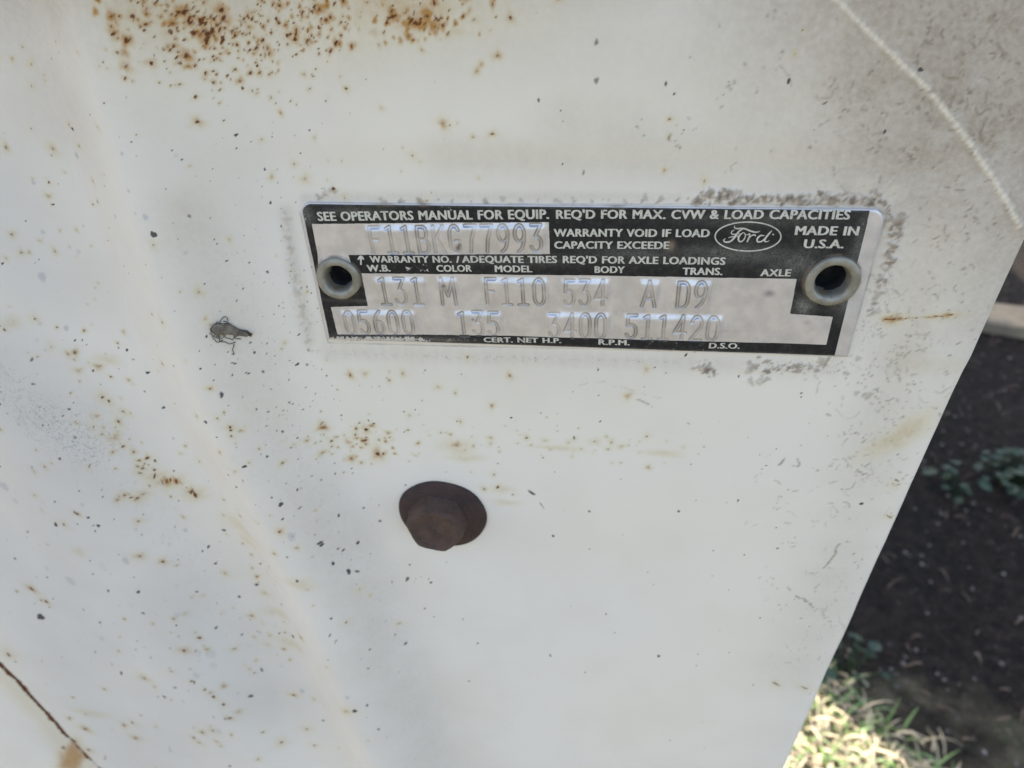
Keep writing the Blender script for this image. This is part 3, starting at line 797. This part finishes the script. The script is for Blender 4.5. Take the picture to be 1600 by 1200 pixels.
GROOVE = np.zeros(PU.shape)
def plate_fields():
    h = (fbm(PU, PV, 22, 91, 2) - 0.5) * 0.25 + (fbm(PU, PV, 7, 93, 2) - 0.5) * 0.16 + (fbm(PU, PV, 3, 95, 2) - 0.5) * 0.03
    for text, bl, br, tl in STAMP:
        a = np.array(plate_uv(*bl)); b = np.array(plate_uv(*br)); t = np.array(plate_uv(*tl))
        W = np.hypot(*(b - a)); Hc = t[1] - a[1]; ex = (b - a) / W; ey = np.array((-ex[1], ex[0]))
        x = (PU - a[0]) * ex[0] + (PV - a[1]) * ex[1]; y = (PU - a[0]) * ey[0] + (PV - a[1]) * ey[1]
        # metal pushed up under the die: crisp at the top, fading out below
        wx = S((x + 1.0) / 1.2) * S((W + 1.0 - x) / 1.2)
        up = S((Hc + 0.75 - y) / 1.75) * S((y + 1.8) / (Hc + 0.6))
        h += 0.40 * wx * up
        n = len(text); cell = W / (n - 0.18) if n > 1 else W
        best = np.full(PU.shape, 9.0)
        for k, chh in enumerate(text):
            x0 = k * cell; cw = cell * 0.82 if n > 1 else W
            jy = rng.normal() * 0.06
            m = (x > x0 - 1) & (x < x0 + cw + 1) & (y > -1) & (y < Hc + 1)
            xs, ys = x[m], y[m]; bb = best[m]
            for st in GLY[chh]:
                pts = [(x0 + p * cw, jy + q * Hc) for p, q in st]
                for (ax, ay), (bx, by) in zip(pts[:-1], pts[1:]):
                    dx, dy = bx - ax, by - ay; L = dx * dx + dy * dy + 1e-9
                    tt = np.clip(((xs - ax) * dx + (ys - ay) * dy) / L, 0, 1)
                    bb = np.minimum(bb, np.hypot(xs - ax - tt * dx, ys - ay - tt * dy))
            best[m] = bb
        h += -(0.10 + 0.10 * fbm(PU, PV, 5, 19, 2)) * S((0.46 - best) / 0.34)
        np.maximum(GROOVE, np.exp(-((best - 0.30) / 0.11) ** 2) * 0.9 + 0.3 * S((0.34 - best) / 0.1), out=GROOVE)
    # drop the rim
    e = np.minimum(np.minimum(PU - PL, PR - PU), np.minimum(PV - PB, PT - PV))
    r = 2.6
    qx = np.maximum(np.maximum(PL + r - PU, PU - PR + r), 0); qy = np.maximum(PV - PT + r, 0)
    corner = r - np.hypot(qx, qy)
    e = np.where((qx > 0) & (qy > 0), np.minimum(e, corner), e)
    h += -0.12 * S((0.5 - e) / 0.5)
    return h, e
PH, PE = plate_fields()

def plate_h(u, v):
    x = np.clip((np.asarray(u) - PL) / (PR - PL) * (pnu - 1), 0, pnu - 2); y = np.clip((np.asarray(v) - PB) / (PT - PB) * (pnv - 1), 0, pnv - 2)
    i = x.astype(int); j = y.astype(int); fx = x - i; fy = y - j
    return (PH[j, i] * (1 - fx) + PH[j, i + 1] * fx) * (1 - fy) + (PH[j + 1, i] * (1 - fx) + PH[j + 1, i + 1] * fx) * fy

def build_plate():
    def poly(pts): return [plate_uv(*p) for p in pts]
    win1 = poly([(489, 348), (700, 346), (858, 345), (859.6, 394.5), (700, 395.5), (546, 396), (560, 440), (500, 440), (498, 396)])
    win2 = poly([(566, 425), (900, 428), (1244, 433.4), (1233.5, 488), (1300, 492.5), (1289.6, 536), (1100, 530.5), (927, 526), (780, 522), (657, 520.5), (528.6, 520.4), (518.4, 477.5), (576, 476)])
    band = poly([(1363, 305), (1400, 305), (1400, 570), (1299, 570)])
    left = poly([(450, 290), (468.5, 300), (523.5, 560), (480, 560)])
    sub = np.zeros(PU.shape)
    for ox in (-0.04, 0.04):
        for oy in (-0.04, 0.04):
            a = in_poly(win1, PU + ox, PV + oy) | in_poly(win2, PU + ox, PV + oy) | in_poly(band, PU + ox, PV + oy) | in_poly(left, PU + ox, PV + oy)
            sub += 0.25 * (~a)
    wear_rim = 0.42 * S((1.6 - PE) / 1.6)
    ink = sub * S((PE - 0.15) / 0.25)
    wear = np.maximum(0.14 + 0.34 * S((fbm(PU, PV, 14, 44, 3) - 0.42) / 0.3), wear_rim); stain = np.zeros(PU.shape); dust = np.zeros(PU.shape)
    def blob(f, px, py, rx, ry, val, nz=0.5):
        u, v = plate_uv(px, py); s = mm_per_px(px, py); d = ((PU - u) / (rx * s[0])) ** 2 + ((PV - v) / (ry * s[1])) ** 2
        np.maximum(f, val * np.exp(-d) * (1 - nz + 2 * nz * fbm(PU, PV, 1.2, int(px) % 50, 3)), out=f)
    for px in range(530, 760, 16): blob(wear, px, 529, 18, 7, 0.95 if px < 660 else 0.55, 0.25)
    for px in range(760, 1300, 40): blob(wear, px, 535, 26, 8, 0.42, 0.3)
    for px, py, rx, ry, w in ((640, 417, 34, 7, 0.62), (665, 420, 16, 6, 0.7), (620, 401, 40, 8, 0.48), (690, 402, 26, 7, 0.5), (560, 336, 60, 9, 0.42), (640, 330, 70, 7, 0.45), (720, 330, 40, 6, 0.42),
                              (495, 500, 14, 30, 0.5), (565, 470, 8, 6, 0.4), (1060, 380, 12, 7, 0.4), (1150, 405, 50, 14, 0.4), (1190, 418, 30, 10, 0.42), (1290, 330, 60, 8, 0.3), (1240, 480, 14, 10, 0.45), (478, 340, 6, 16, 0.5)):
        blob(wear, px, py, rx, ry, w, 0.3)
    for px, py, rx, ry, w in ((1048, 382, 6, 8, 1.2), (1201, 457, 9, 5, 0.8), (717, 385, 5, 5, 0.9), (719, 381, 3, 3, 0.9), (694, 444, 4, 3, 0.9), (740, 496, 2.5, 2.5, 0.9), (965, 320, 12, 3, 0.5),
                              (1130, 515, 30, 2.5, 0.12), (1260, 502, 7, 4, 0.35), (700, 530, 22, 3, 0.4), (1232, 318, 100, 3, 0.55), (600, 318, 16, 3, 0.5), (662, 317, 8, 4, 0.9)):
        blob(stain, px, py, rx, ry, w, 0.4)
    for px, py, rx, ry, w in ((1150, 395, 90, 14, 0.32), (1240, 410, 40, 20, 0.35), (1000, 395, 80, 12, 0.22), (1330, 460, 26, 26, 0.5), (1255, 475, 16, 14, 0.5), (480, 335, 12, 14, 0.4), (560, 330, 50, 8, 0.25),
                              (1180, 340, 120, 12, 0.2), (700, 392, 160, 4, 0.25), (640, 470, 120, 3, 0.25), (620, 526, 110, 5, 0.3), (1340, 380, 12, 60, 0.25), (800, 405, 100, 8, 0.18)):
        blob(dust, px, py, rx, ry, w, 0.5)
    for (ru, rv, ro, ri) in RIV:
        d_ = np.hypot(PU - ru, PV - rv) - ro
        stain = np.maximum(stain, 0.75 * S((0.7 - np.abs(d_)) / 0.6) * S((fbm(PU, PV, 2.2, 83, 3) - 0.3) / 0.3))
    dust = np.maximum(dust, 0.5 * S((0.9 - PE) / 0.9) * fbm(PU, PV, 2.0, 61, 3))
    groove = GROOVE * np.clip(0.1 + 2.2 * (fbm(PU, PV, 4.0, 17, 3) - 0.22), 0.42, 1.1)
    dust = np.maximum(dust, 0)
    y = -(H_PLATE + PLATE_T + PH) / 1000
    y = np.where(PE <= 0.02, y + (PLATE_T + 1.4) / 1000, y)
    co = np.stack((PU / 1000, y, CAM_H + PV / 1000), -1).reshape(-1, 3)
    idx = np.arange(PU.size).reshape(PU.shape)
    q = np.stack((idx[:-1, :-1], idx[:-1, 1:], idx[1:, 1:], idx[1:, :-1]), -1).reshape(-1, 4)
    cu = PU[:-1, :-1].ravel(); cv = PV[:-1, :-1].ravel(); keep = np.ones(len(q), bool)
    for (ru, rv, ro, ri) in RIV: keep &= np.hypot(cu - ru, cv - rv) > ri + 0.7
    me = big_mesh(co, q[keep])
    attr(me, "dirt", np.stack((np.clip(groove, 0, 1),) * 4, -1).reshape(-1, 4))
    attr(me, "print", np.stack((ink, np.clip(wear, 0, 1), np.clip(stain, 0, 1), np.clip(dust, 0, 1)), -1).reshape(-1, 4))
    o = part("data_plate", me, M["plate"])
    o["label"] = "riveted aluminium data plate printed black with stamped numbers"
    return o
PLATE = build_plate()
def sub(name, me, mat, smooth=False):
    o = link(name, me, mat, PLATE, smooth); o.matrix_parent_inverse = TINV if False else Matrix.Identity(4)
    return o
# children of the plate are written in place coordinates: the plate's own matrix is the identity there

def on_plate(us, vs, lift=0.045):
    us = np.asarray(us, float); vs = np.asarray(vs, float)
    return np.stack((us / 1000, -(H_PLATE + PLATE_T + plate_h(us, vs) + lift) / 1000, CAM_H + vs / 1000), -1)

def text_mesh(s, bold=0.022):
    c = bpy.data.curves.new("text", 'FONT'); c.body = s; c.size = 1.0; c.offset = bold; c.resolution_u = 3; c.space_word = 1.15; c.space_character = 1.06
    o = bpy.data.objects.new("text", c); COL.objects.link(o)
    dg = bpy.context.evaluated_depsgraph_get(); dg.update()
    me = bpy.data.meshes.new_from_object(o.evaluated_get(dg))
    bpy.data.objects.remove(o); bpy.data.curves.remove(c)
    return me
_h = text_mesh("H"); CAP = max(v.co.y for v in _h.vertices) ; CAP0 = min(v.co.y for v in _h.vertices)

def lettering(s, bl, br, cap_px, bold=0.0):
    me = text_mesh(s, bold)
    bm = bmesh.new(); lifts = []
    for kk, (dx, dy) in enumerate(((0, 0), (-0.046, 0.012), (0.046, -0.012), (-0.023, -0.014), (0.023, 0.014))):
        n0 = len(bm.verts); bm.from_mesh(me); bm.verts.ensure_lookup_table()
        for q in bm.verts[n0:]: q.co.x += dx; q.co.y += dy; lifts.append(0.0014 * kk)
    bm.to_mesh(me); bm.free(); lifts = np.array(lifts)
    n = len(me.vertices); co = np.zeros(n * 3, np.float32); me.vertices.foreach_get("co", co); co = co.reshape(-1, 3)
    a = np.array(plate_uv(*bl)); b = np.array(plate_uv(*br)); W = np.hypot(*(b - a)); ex = (b - a) / W; ey = np.array((-ex[1], ex[0]))
    Hc = cap_px * mm_per_px(*bl)[1]
    x = (co[:, 0] - co[:, 0].min()) / (co[:, 0].max() - co[:, 0].min()) * W
    y = (co[:, 1] - CAP0) / (CAP - CAP0) * Hc
    p = on_plate(a[0] + x * ex[0] + y * ey[0], a[1] + x * ex[1] + y * ey[1], 0.05 - lifts)
    me.vertices.foreach_set("co", p.astype(np.float32).ravel()); me.update()
    me.materials.clear()
    return sub("lettering", me, M["letter"])
for s, bl, br, cp in (
    ("SEE OPERATORS MANUAL FOR EQUIP.", (499, 343.3), (858.6, 339.8), 14), ("REQ'D FOR MAX. CVW & LOAD CAPACITIES", (869, 339.8), (1325.6, 340.6), 14),
    ("WARRANTY VOID IF LOAD", (865.5, 367.4), (1108, 368.6), 12.2), ("CAPACITY EXCEEDE", (866.4, 386.2), (1045.4, 387), 11.6),
    ("MADE IN", (1240, 365), (1339, 365.5), 14), ("U.S.A.", (1253.5, 385.4), (1316, 385.6), 13.6),
    ("WARRANTY NO.", (580, 408), (707, 408.2), 10.6), ("/", (714, 408.5), (719.5, 408.5), 10.6), ("ADEQUATE TIRES", (723, 408.5), (871, 408.6), 11), ("REQ'D FOR AXLE LOADINGS", (879.6, 408.8), (1132.4, 411.5), 11.4),
    ("W.B.", (575.4, 422), (612, 422), 10.5), ("COLOR", (683.4, 422.3), (738.6, 422.5), 10.5), ("MODEL", (774, 423), (832.5, 423), 10.5), ("BODY", (929, 424.2), (976, 424.6), 10.6),
    ("TRANS.", (1065.5, 427), (1128, 427.4), 11.2), ("AXLE", (1186.4, 429), (1234, 429.4), 11.2),
    ("MAX. G.V.W. LBS.", (529, 531), (654, 531.5), 7.5), ("CERT. NET H.P.", (756.6, 532.4), (877.5, 533.5), 7.8), ("R.P.M.", (935, 536), (984, 537), 8.4), ("D.S.O.", (1106.6, 541.6), (1155, 542.4), 8.8)):
    lettering(s, bl, br, cp)

def ribbon(strokes):
    """flat brush strokes on the plate: lists of (px, py, width px)"""
    vs = []; fs = []
    for st in strokes:
        # smooth the centre line
        pts = np.array(st, float); n = len(pts); out = []
        for i in range(n - 1):
            p0 = pts[max(i - 1, 0)]; p1 = pts[i]; p2 = pts[i + 1]; p3 = pts[min(i + 2, n - 1)]
            for t in np.linspace(0, 1, 6, endpoint=False):
                out.append(0.5 * (2 * p1 + (p2 - p0) * t + (2 * p0 - 5 * p1 + 4 * p2 - p3) * t * t + (3 * p1 - p0 - 3 * p2 + p3) * t ** 3))
        out.append(pts[-1]); out = np.array(out)
        d = np.gradient(out[:, :2], axis=0); d /= np.linalg.norm(d, axis=1)[:, None] + 1e-9
        nn = np.stack((-d[:, 1], d[:, 0]), 1); w = out[:, 2:3] / 2
        L = out[:, :2] + nn * w; Rr = out[:, :2] - nn * w
        b = len(vs)
        for l, r in zip(L, Rr):
            for q in (l, r):
                u, v = P(q[0], q[1]); vs.append(tuple(on_plate([u], [v], 0.05 + 0.0001 * (len(vs) % 97))[0]))
        fs += [(b + 2 * i, b + 2 * i + 1, b + 2 * i + 3, b + 2 * i + 2) for i in range(len(out) - 1)]
    return mesh(vs, fs)
def Z7(l, w): return [(1100 + x / 5.3333, 310 + y / 5.3333, ww if ww else w) for x, y, ww in l]
oval = [(1168 + 51.2 * math.cos(a), 367.3 + 22.6 * math.sin(a), 2.0) for a in np.linspace(0, 2 * math.pi, 49)]
sub("emblem_ring", ribbon([oval]), M["letter"])
z = lambda *p: Z7([(a, b, c) for a, b, c in p], 2)
script = [z((252, 214, .6), (250, 232, 1.4), (275, 240, 2.2), (330, 240, 2.6), (390, 262, 2.8), (430, 270, 2.2), (462, 262, .8)),      # top stroke
          z((318, 246, 1.2), (288, 262, 2.2), (262, 296, 2.8), (236, 330, 2.6), (205, 350, 2.6), (172, 350, 2.4), (160, 336, 1.8), (176, 322, 1.0)),   # stem
          z((250, 250, .8), (228, 264, 1.6), (226, 282, 1.6), (250, 288, 1.8), (292, 280, 1.2)),                                             # loop
          z((198, 318, .8), (226, 308, 1.5), (268, 306, 1.8), (296, 296, 1.2)),                                                               # cross bar
          z((322, 272, 1.2), (292, 298, 2.4), (282, 330, 2.6), (296, 348, 2.2), (322, 338, 2.0), (340, 306, 1.8), (336, 280, 1.2), (322, 272, 1.0)),   # o
          z((330, 282, .8), (352, 292, 1.2), (376, 284, 1.8), (372, 310, 2.4), (354, 352, 2.4)),                                             # r
          z((364, 328, 1.0), (390, 300, 1.6), (418, 292, 2.2), (424, 304, 1.4)),
          z((500, 300, 1.2), (468, 298, 2.2), (440, 322, 2.6), (442, 348, 2.4), (474, 346, 2.0), (508, 316, 1.8)),                            # d bowl
          z((560, 258, 1.4), (534, 286, 2.6), (508, 320, 2.8), (500, 344, 2.4), (522, 348, 1.4), (538, 338, .8))]
sub("emblem_script", ribbon(script), M["letter"])
sub("emblem_dot", ribbon([[(1206, 364.2, 2.2), (1208.4, 364.2, 2.2)]]), M["letter"])
sub("arrow", ribbon([[(565.6, 411.5, 2.6), (565.6, 401, 2.6)], [(560.5, 403.5, .8), (562.8, 401.2, 3.4), (565.6, 398.6, 4.2), (568.4, 401.2, 3.4), (570.6, 403.5, .8)]]), M["letter"])

# ------------------------------------------------------------------ rivets
def rivet(u, v, ro, ri, seed):
    pr = [(ro, -0.5), (ro + 0.03, 0.35), (ro - 0.02, 0.62), (ro - 0.2, 0.82), (ro - 0.6, 0.92), (ri + 1.0, 0.98), (ri + 0.62, 0.80), (ri + 0.34, 0.25), (ri + 0.12, -0.6), (ri, -1.6), (ri - 0.05, -2.6)]
    o = sub("rivet", lathe(pr, 56, wob=0.028, seed=seed), M["rivet"], True)
    o.location = (u / 1000, -(H_PLATE + PLATE_T) / 1000, CAM_H + v / 1000)
    b = sub("rivet_bore", lathe([(ri + 0.2, -1.5), (ri - 0.06, -1.8), (ri - 0.1, -4.5), (ri * 0.7, -6.5), (ri * 0.4, -4.6), (0.01, -4.4)], 32, wob=0.03, seed=seed + 5), M["hole"], True)
    b.location = o.location
for i, (u, v, ro, ri) in enumerate(RIV): rivet(u, v, ro, ri, 3 + i)

# ------------------------------------------------------------------ the rusty flange bolt
def bolt():
    u, v = map(float, P(692, 803)); hb = HP(u, v)
    s = mm_per_px(692, 803); R_ = 66 * s[0]
    root = (u / 1000, -hb / 1000, CAM_H + v / 1000)
    fl = lathe([(R_ * 1.0, -0.6), (R_ * 1.01, 0.5), (R_ * 0.97, 0.95), (R_ * 0.9, 1.2), (R_ * 0.75, 1.6), (R_ * 0.62, 2.1), (R_ * 0.5, 2.4), (0.01, 2.4)], 72, wob=0.03, seed=8)
    o = part("bolt", fl, M["rust"]); o.location = root
    o["label"] = "dark brown rusty flange bolt"
    # worn hexagon head with a rounded top
    vs = []; seg = 72; Rh = R_ * 0.69
    rings = [(1.05, 1.8), (1.0, 2.6), (0.99, 5.4), (0.97, 6.2), (0.92, 6.8), (0.84, 7.05), (0.78, 6.9), (0.68, 6.5), (0.3, 6.5), (0.02, 6.6)]
    for f, h in rings:
        for k in range(seg):
            a = 2 * math.pi * k / seg
            hx = math.cos(math.pi / 6) / math.cos(((a + 0.2) % (math.pi / 3)) - math.pi / 6)
            bl = 0.6 if f > 0.9 else 0.25
            r = Rh * f * (bl * hx + (1 - bl) * 0.95)
            nz = 0.06 * math.sin(5 * a + h) + 0.04 * math.sin(11 * a - 2 * h)
            vs.append(((r + nz) * math.cos(a) / 1000 - 0.0009, -(h + 0.08 * math.sin(3 * a)) / 1000, (r + nz) * math.sin(a) / 1000))
    fs = [(i * seg + k, i * seg + (k + 1) % seg, (i + 1) * seg + (k + 1) % seg, (i + 1) * seg + k) for i in range(len(rings) - 1) for k in range(seg)]
    hd = link("bolt_head", mesh(vs, fs), mat_rust("rusted_head", (0.065, 0.040, 0.031), (0.115, 0.066, 0.048), (0.17, 0.10, 0.07), 1.4), o, True)
bolt()

# ------------------------------------------------------------------ dried husk caught left of the plate
def tube(pts, rad, seg=6):
    vs = []; fs = []; pts = [Vector(p) for p in pts]
    for i, p in enumerate(pts):
        d = (pts[min(i + 1, len(pts) - 1)] - pts[max(i - 1, 0)]).normalized()
        a = d.orthogonal().normalized(); b = d.cross(a)
        r = rad[i] if isinstance(rad, (list, tuple)) else rad
        for k in range(seg):
            t = 2 * math.pi * k / seg; vs.append(p + (a * math.cos(t) + b * math.sin(t)) * r)
    for i in range(len(pts) - 1):
        for k in range(seg):
            k2 = (k + 1) % seg; fs.append((i * seg + k, i * seg + k2, (i + 1) * seg + k2, (i + 1) * seg + k))
    return vs, fs
def on_panel(px, py, h):
    u, v = PP(px, py); return ((u / 1000), -(HP(u, v) + h) / 1000, CAM_H + v / 1000)
def husk():
    root = bpy.data.objects.new("dried_husk", None); COL.objects.link(root)
    root.location = on_panel(362, 514, 0)
    tag(root, "small brown dried husk tangled in threads, stuck left of the data plate", "husk")
    def child(name, vf, mat):
        me = mesh(*vf); o = link(name, me, mat, root); o.matrix_parent_inverse = Matrix.Translation(root.location).inverted(); return o
    spine = [(334, 511), (341, 509), (350, 508), (360, 511), (370, 513), (380, 514.5), (390, 516.5), (397, 518)]
    rad = [0.0004, 0.0010, 0.0012, 0.0010, 0.0008, 0.0006, 0.00035, 0.00008]
    vs, fs = tube([on_panel(x, y, 0.7) for x, y in spine], rad, 12)
    rr = random.Random(4)
    vs = [v + Vector((rr.gauss(0, 1), rr.gauss(0, 1), rr.gauss(0, 1))) * 0.00022 for v in vs]
    child("shell", (vs, fs), M["husk"])
    def fibre(pts, h=0.35, r=0.00011):
        q = []
        for (a, b), (c, d) in zip(pts[:-1], pts[1:]):
            for t in (0, .33, .66): q.append((a + (c - a) * t + rr.gauss(0, .7), b + (d - b) * t + rr.gauss(0, .7)))
        q.append(pts[-1])
        child("thread", tube([on_panel(x, y, h + 0.25 * rr.random()) for x, y in q], r, 5), M["thread"])
    for pts in ([(338, 512), (333, 518), (337, 526), (345, 531), (352, 527)], [(344, 506), (349, 494), (356, 490), (360, 498)], [(350, 515), (356, 524), (366, 528), (376, 520)],
                [(370, 534), (367, 542), (369, 550)], [(337, 504), (345, 512), (338, 522), (348, 526)], [(340, 506), (352, 514), (344, 524)], [(346, 504), (356, 516), (350, 526), (340, 518)],
                [(342, 520), (350, 530), (362, 533), (372, 530)], [(335, 508), (342, 500), (352, 502), (362, 506)], [(352, 498), (362, 502), (370, 508)], [(340, 524), (346, 518), (356, 520)],
                [(366, 516), (370, 524), (380, 526)]):
        fibre(pts)
husk()

# ------------------------------------------------------------------ things on the ground
def stones():
    r = random.Random(9); vs = []; fs = []
    def add(x, y, s):
        z = ground_z(x, y); b = len(vs); a0 = r.random() * 6
        pts = [(0, 0, s * .55)] + [(s * (0.7 + .5 * r.random()) * math.cos(a0 + k * 1.2566), s * (0.7 + .5 * r.random()) * math.sin(a0 + k * 1.2566), s * .15 * r.random()) for k in range(5)]
        for p in pts: vs.append((x + p[0], y + p[1], z + p[2]))
        for k in range(5): fs.append((b, b + 1 + k, b + 1 + (k + 1) % 5))
    for _ in range(4200):
        x = 0.25 + 1.4 * r.random(); y = 0.35 + 1.9 * r.random()
        add(x, y, 0.0008 + 0.0045 * r.random() ** 5)
    o = link("gravel", mesh(vs, fs), M["stone"], None, False)
    tag(o, "small pale stones and chips scattered over dark soil", "gravel", kind="stuff")
stones()

def blades(name, pts, lo, hi, wid, mat, label, cat, lean, seed):
    r = random.Random(seed); vs = []; fs = []
    for (x, y) in pts:
        z = ground_z(x, y); a = r.random() * 6.28; L = lo + (hi - lo) * r.random(); w = wid * (0.6 + 0.8 * r.random()); le = lean * (0.4 + r.random())
        dx, dy = math.cos(a), math.sin(a); px, py = -dy, dx; b = len(vs); n = 5
        for k in range(n):
            t = k / (n - 1); f = math.sin(le * t) * L * t; h = math.cos(le * t) * L * t
            ww = w * (1 - t ** 2) + 0.0002
            for sg in (-1, 1): vs.append((x + dx * f + px * ww * sg, y + dy * f + py * ww * sg, z + max(h, 0.002 + 0.003 * r.random())))
        fs += [(b + 2 * k, b + 2 * k + 1, b + 2 * k + 3, b + 2 * k + 2) for k in range(n - 1)]
    o = link(name, mesh(vs, fs), mat); tag(o, label, cat, kind="stuff"); return o
rp = random.Random(21)
near = []
for _ in range(3400):
    x = 0.12 + 0.5 * rp.random(); y = 0.20 + 0.55 * rp.random()
    if (x - 0.12) * 1.163 + y < 0.93 + rp.gauss(0, 0.03): near.append((x, y))
blades("grass", near[:1000], 0.02, 0.06, 0.0018, M["grass"], "short green grass at the lower right, beside the panel edge", "grass", 1.1, 31)
blades("dry_straw", near[700:], 0.02, 0.06, 0.0019, M["litter"], "pale dry straw lying among the grass at the lower right", "straw", 1.75, 32)
sparse = [(0.3 + 1.2 * rp.random(), 0.5 + 1.6 * rp.random()) for _ in range(420)]
blades("soil_litter", sparse, 0.01, 0.04, 0.0016, mat_simple("brown_litter", (0.16, 0.11, 0.07), (0.08, 0.05, 0.035), 20, 0.9), "thin brown plant litter strewn on the dark soil", "litter", 1.8, 33)

def weed(px, py, n, spread, label, seed, size=0.022):
    r = random.Random(seed); c = G(px, py); z = ground_z(c.x, c.y)
    root = bpy.data.objects.new("leafy_weed", None); COL.objects.link(root); root.location = (c.x, c.y, z)
    tag(root, label, "weed", "green weeds on the dark soil")
    vs = []; fs = []; sv = []; sf = []
    for k in range(n):
        a = r.random() * 6.28; d = spread * math.sqrt(r.random()); h = 0.015 + 0.05 * r.random() * (1 - 0.5 * d / spread)
        p = Vector((d * math.cos(a), d * math.sin(a), h)); s = size * (0.55 + 0.7 * r.random())
        q, f = tube([(p.x * .3, p.y * .3, -0.004), (p.x * .7, p.y * .7, h * .7), tuple(p)], 0.0012, 4); b = len(sv); sv += q; sf += [tuple(i + b for i in g) for g in f]
        dr = Vector((math.cos(a + r.gauss(0, .6)), math.sin(a + r.gauss(0, .6)), r.gauss(0.0, 0.3))).normalized(); si = dr.cross(Vector((0, 0, 1))).normalized(); up = si.cross(dr)
        b = len(vs)
        for t, w in ((0, .05), (.25, .42), (.55, .5), (.8, .32), (1, .02)):
            m = p + dr * s * t * 1.25 - up * s * 0.35 * t * t
            for e in (-1, 0, 1): vs.append(m + si * s * w * e + up * s * 0.12 * abs(e))
        for i in range(4):
            for e in range(2): fs.append((b + 3 * i + e, b + 3 * i + e + 1, b + 3 * i + e + 4, b + 3 * i + e + 3))
    o = link("stems", mesh(sv, sf), M["weed"], root)
    o = link("leaves", mesh(vs, fs), M["weed"], root)
weed(1580, 750, 46, 0.07, "leafy green weed at the right picture edge, largest of the three", 3, 0.017)
weed(1492, 765, 14, 0.04, "small green weed on dark soil left of the largest weed", 4)
weed(1325, 1058, 16, 0.05, "low green weed in shade above the sunlit grass", 5, 0.018)

def edging():
    a = G(1542, 500); c = G(1600, 508)
    d = (c - a); d.z = 0; d.normalize(); n = Vector((-d.y, d.x, 0))
    o0 = a - d * 0.75; L = 3.2; w = 0.065; h = 0.03
    r = random.Random(3); bm = bmesh.new(); rings = []
    for k in range(41):
        p = o0 + d * (L * k / 40)
        rings.append([bm.verts.new((p.x + n.x * s * w + r.gauss(0, .002), p.y + n.y * s * w, zz + r.gauss(0, .002))) for s, zz in ((-1, -.03), (-1, h * .8), (-.85, h), (.85, h), (1, h * .8), (1, -.03))])
    for q, t in zip(rings[:-1], rings[1:]):
        for i in range(5): bm.faces.new((q[i], t[i], t[i + 1], q[i + 1]))
    bm.faces.new(rings[0]); bm.faces.new(rings[-1][::-1])
    bmesh.ops.recalc_face_normals(bm, faces=bm.faces[:])
    me = bpy.data.meshes.new("edging"); bm.to_mesh(me); bm.free()
    tag(link("edging_strip", me, M["edging"], None, False), "pale straight edging strip on the ground at the right picture edge", "edging")
edging()
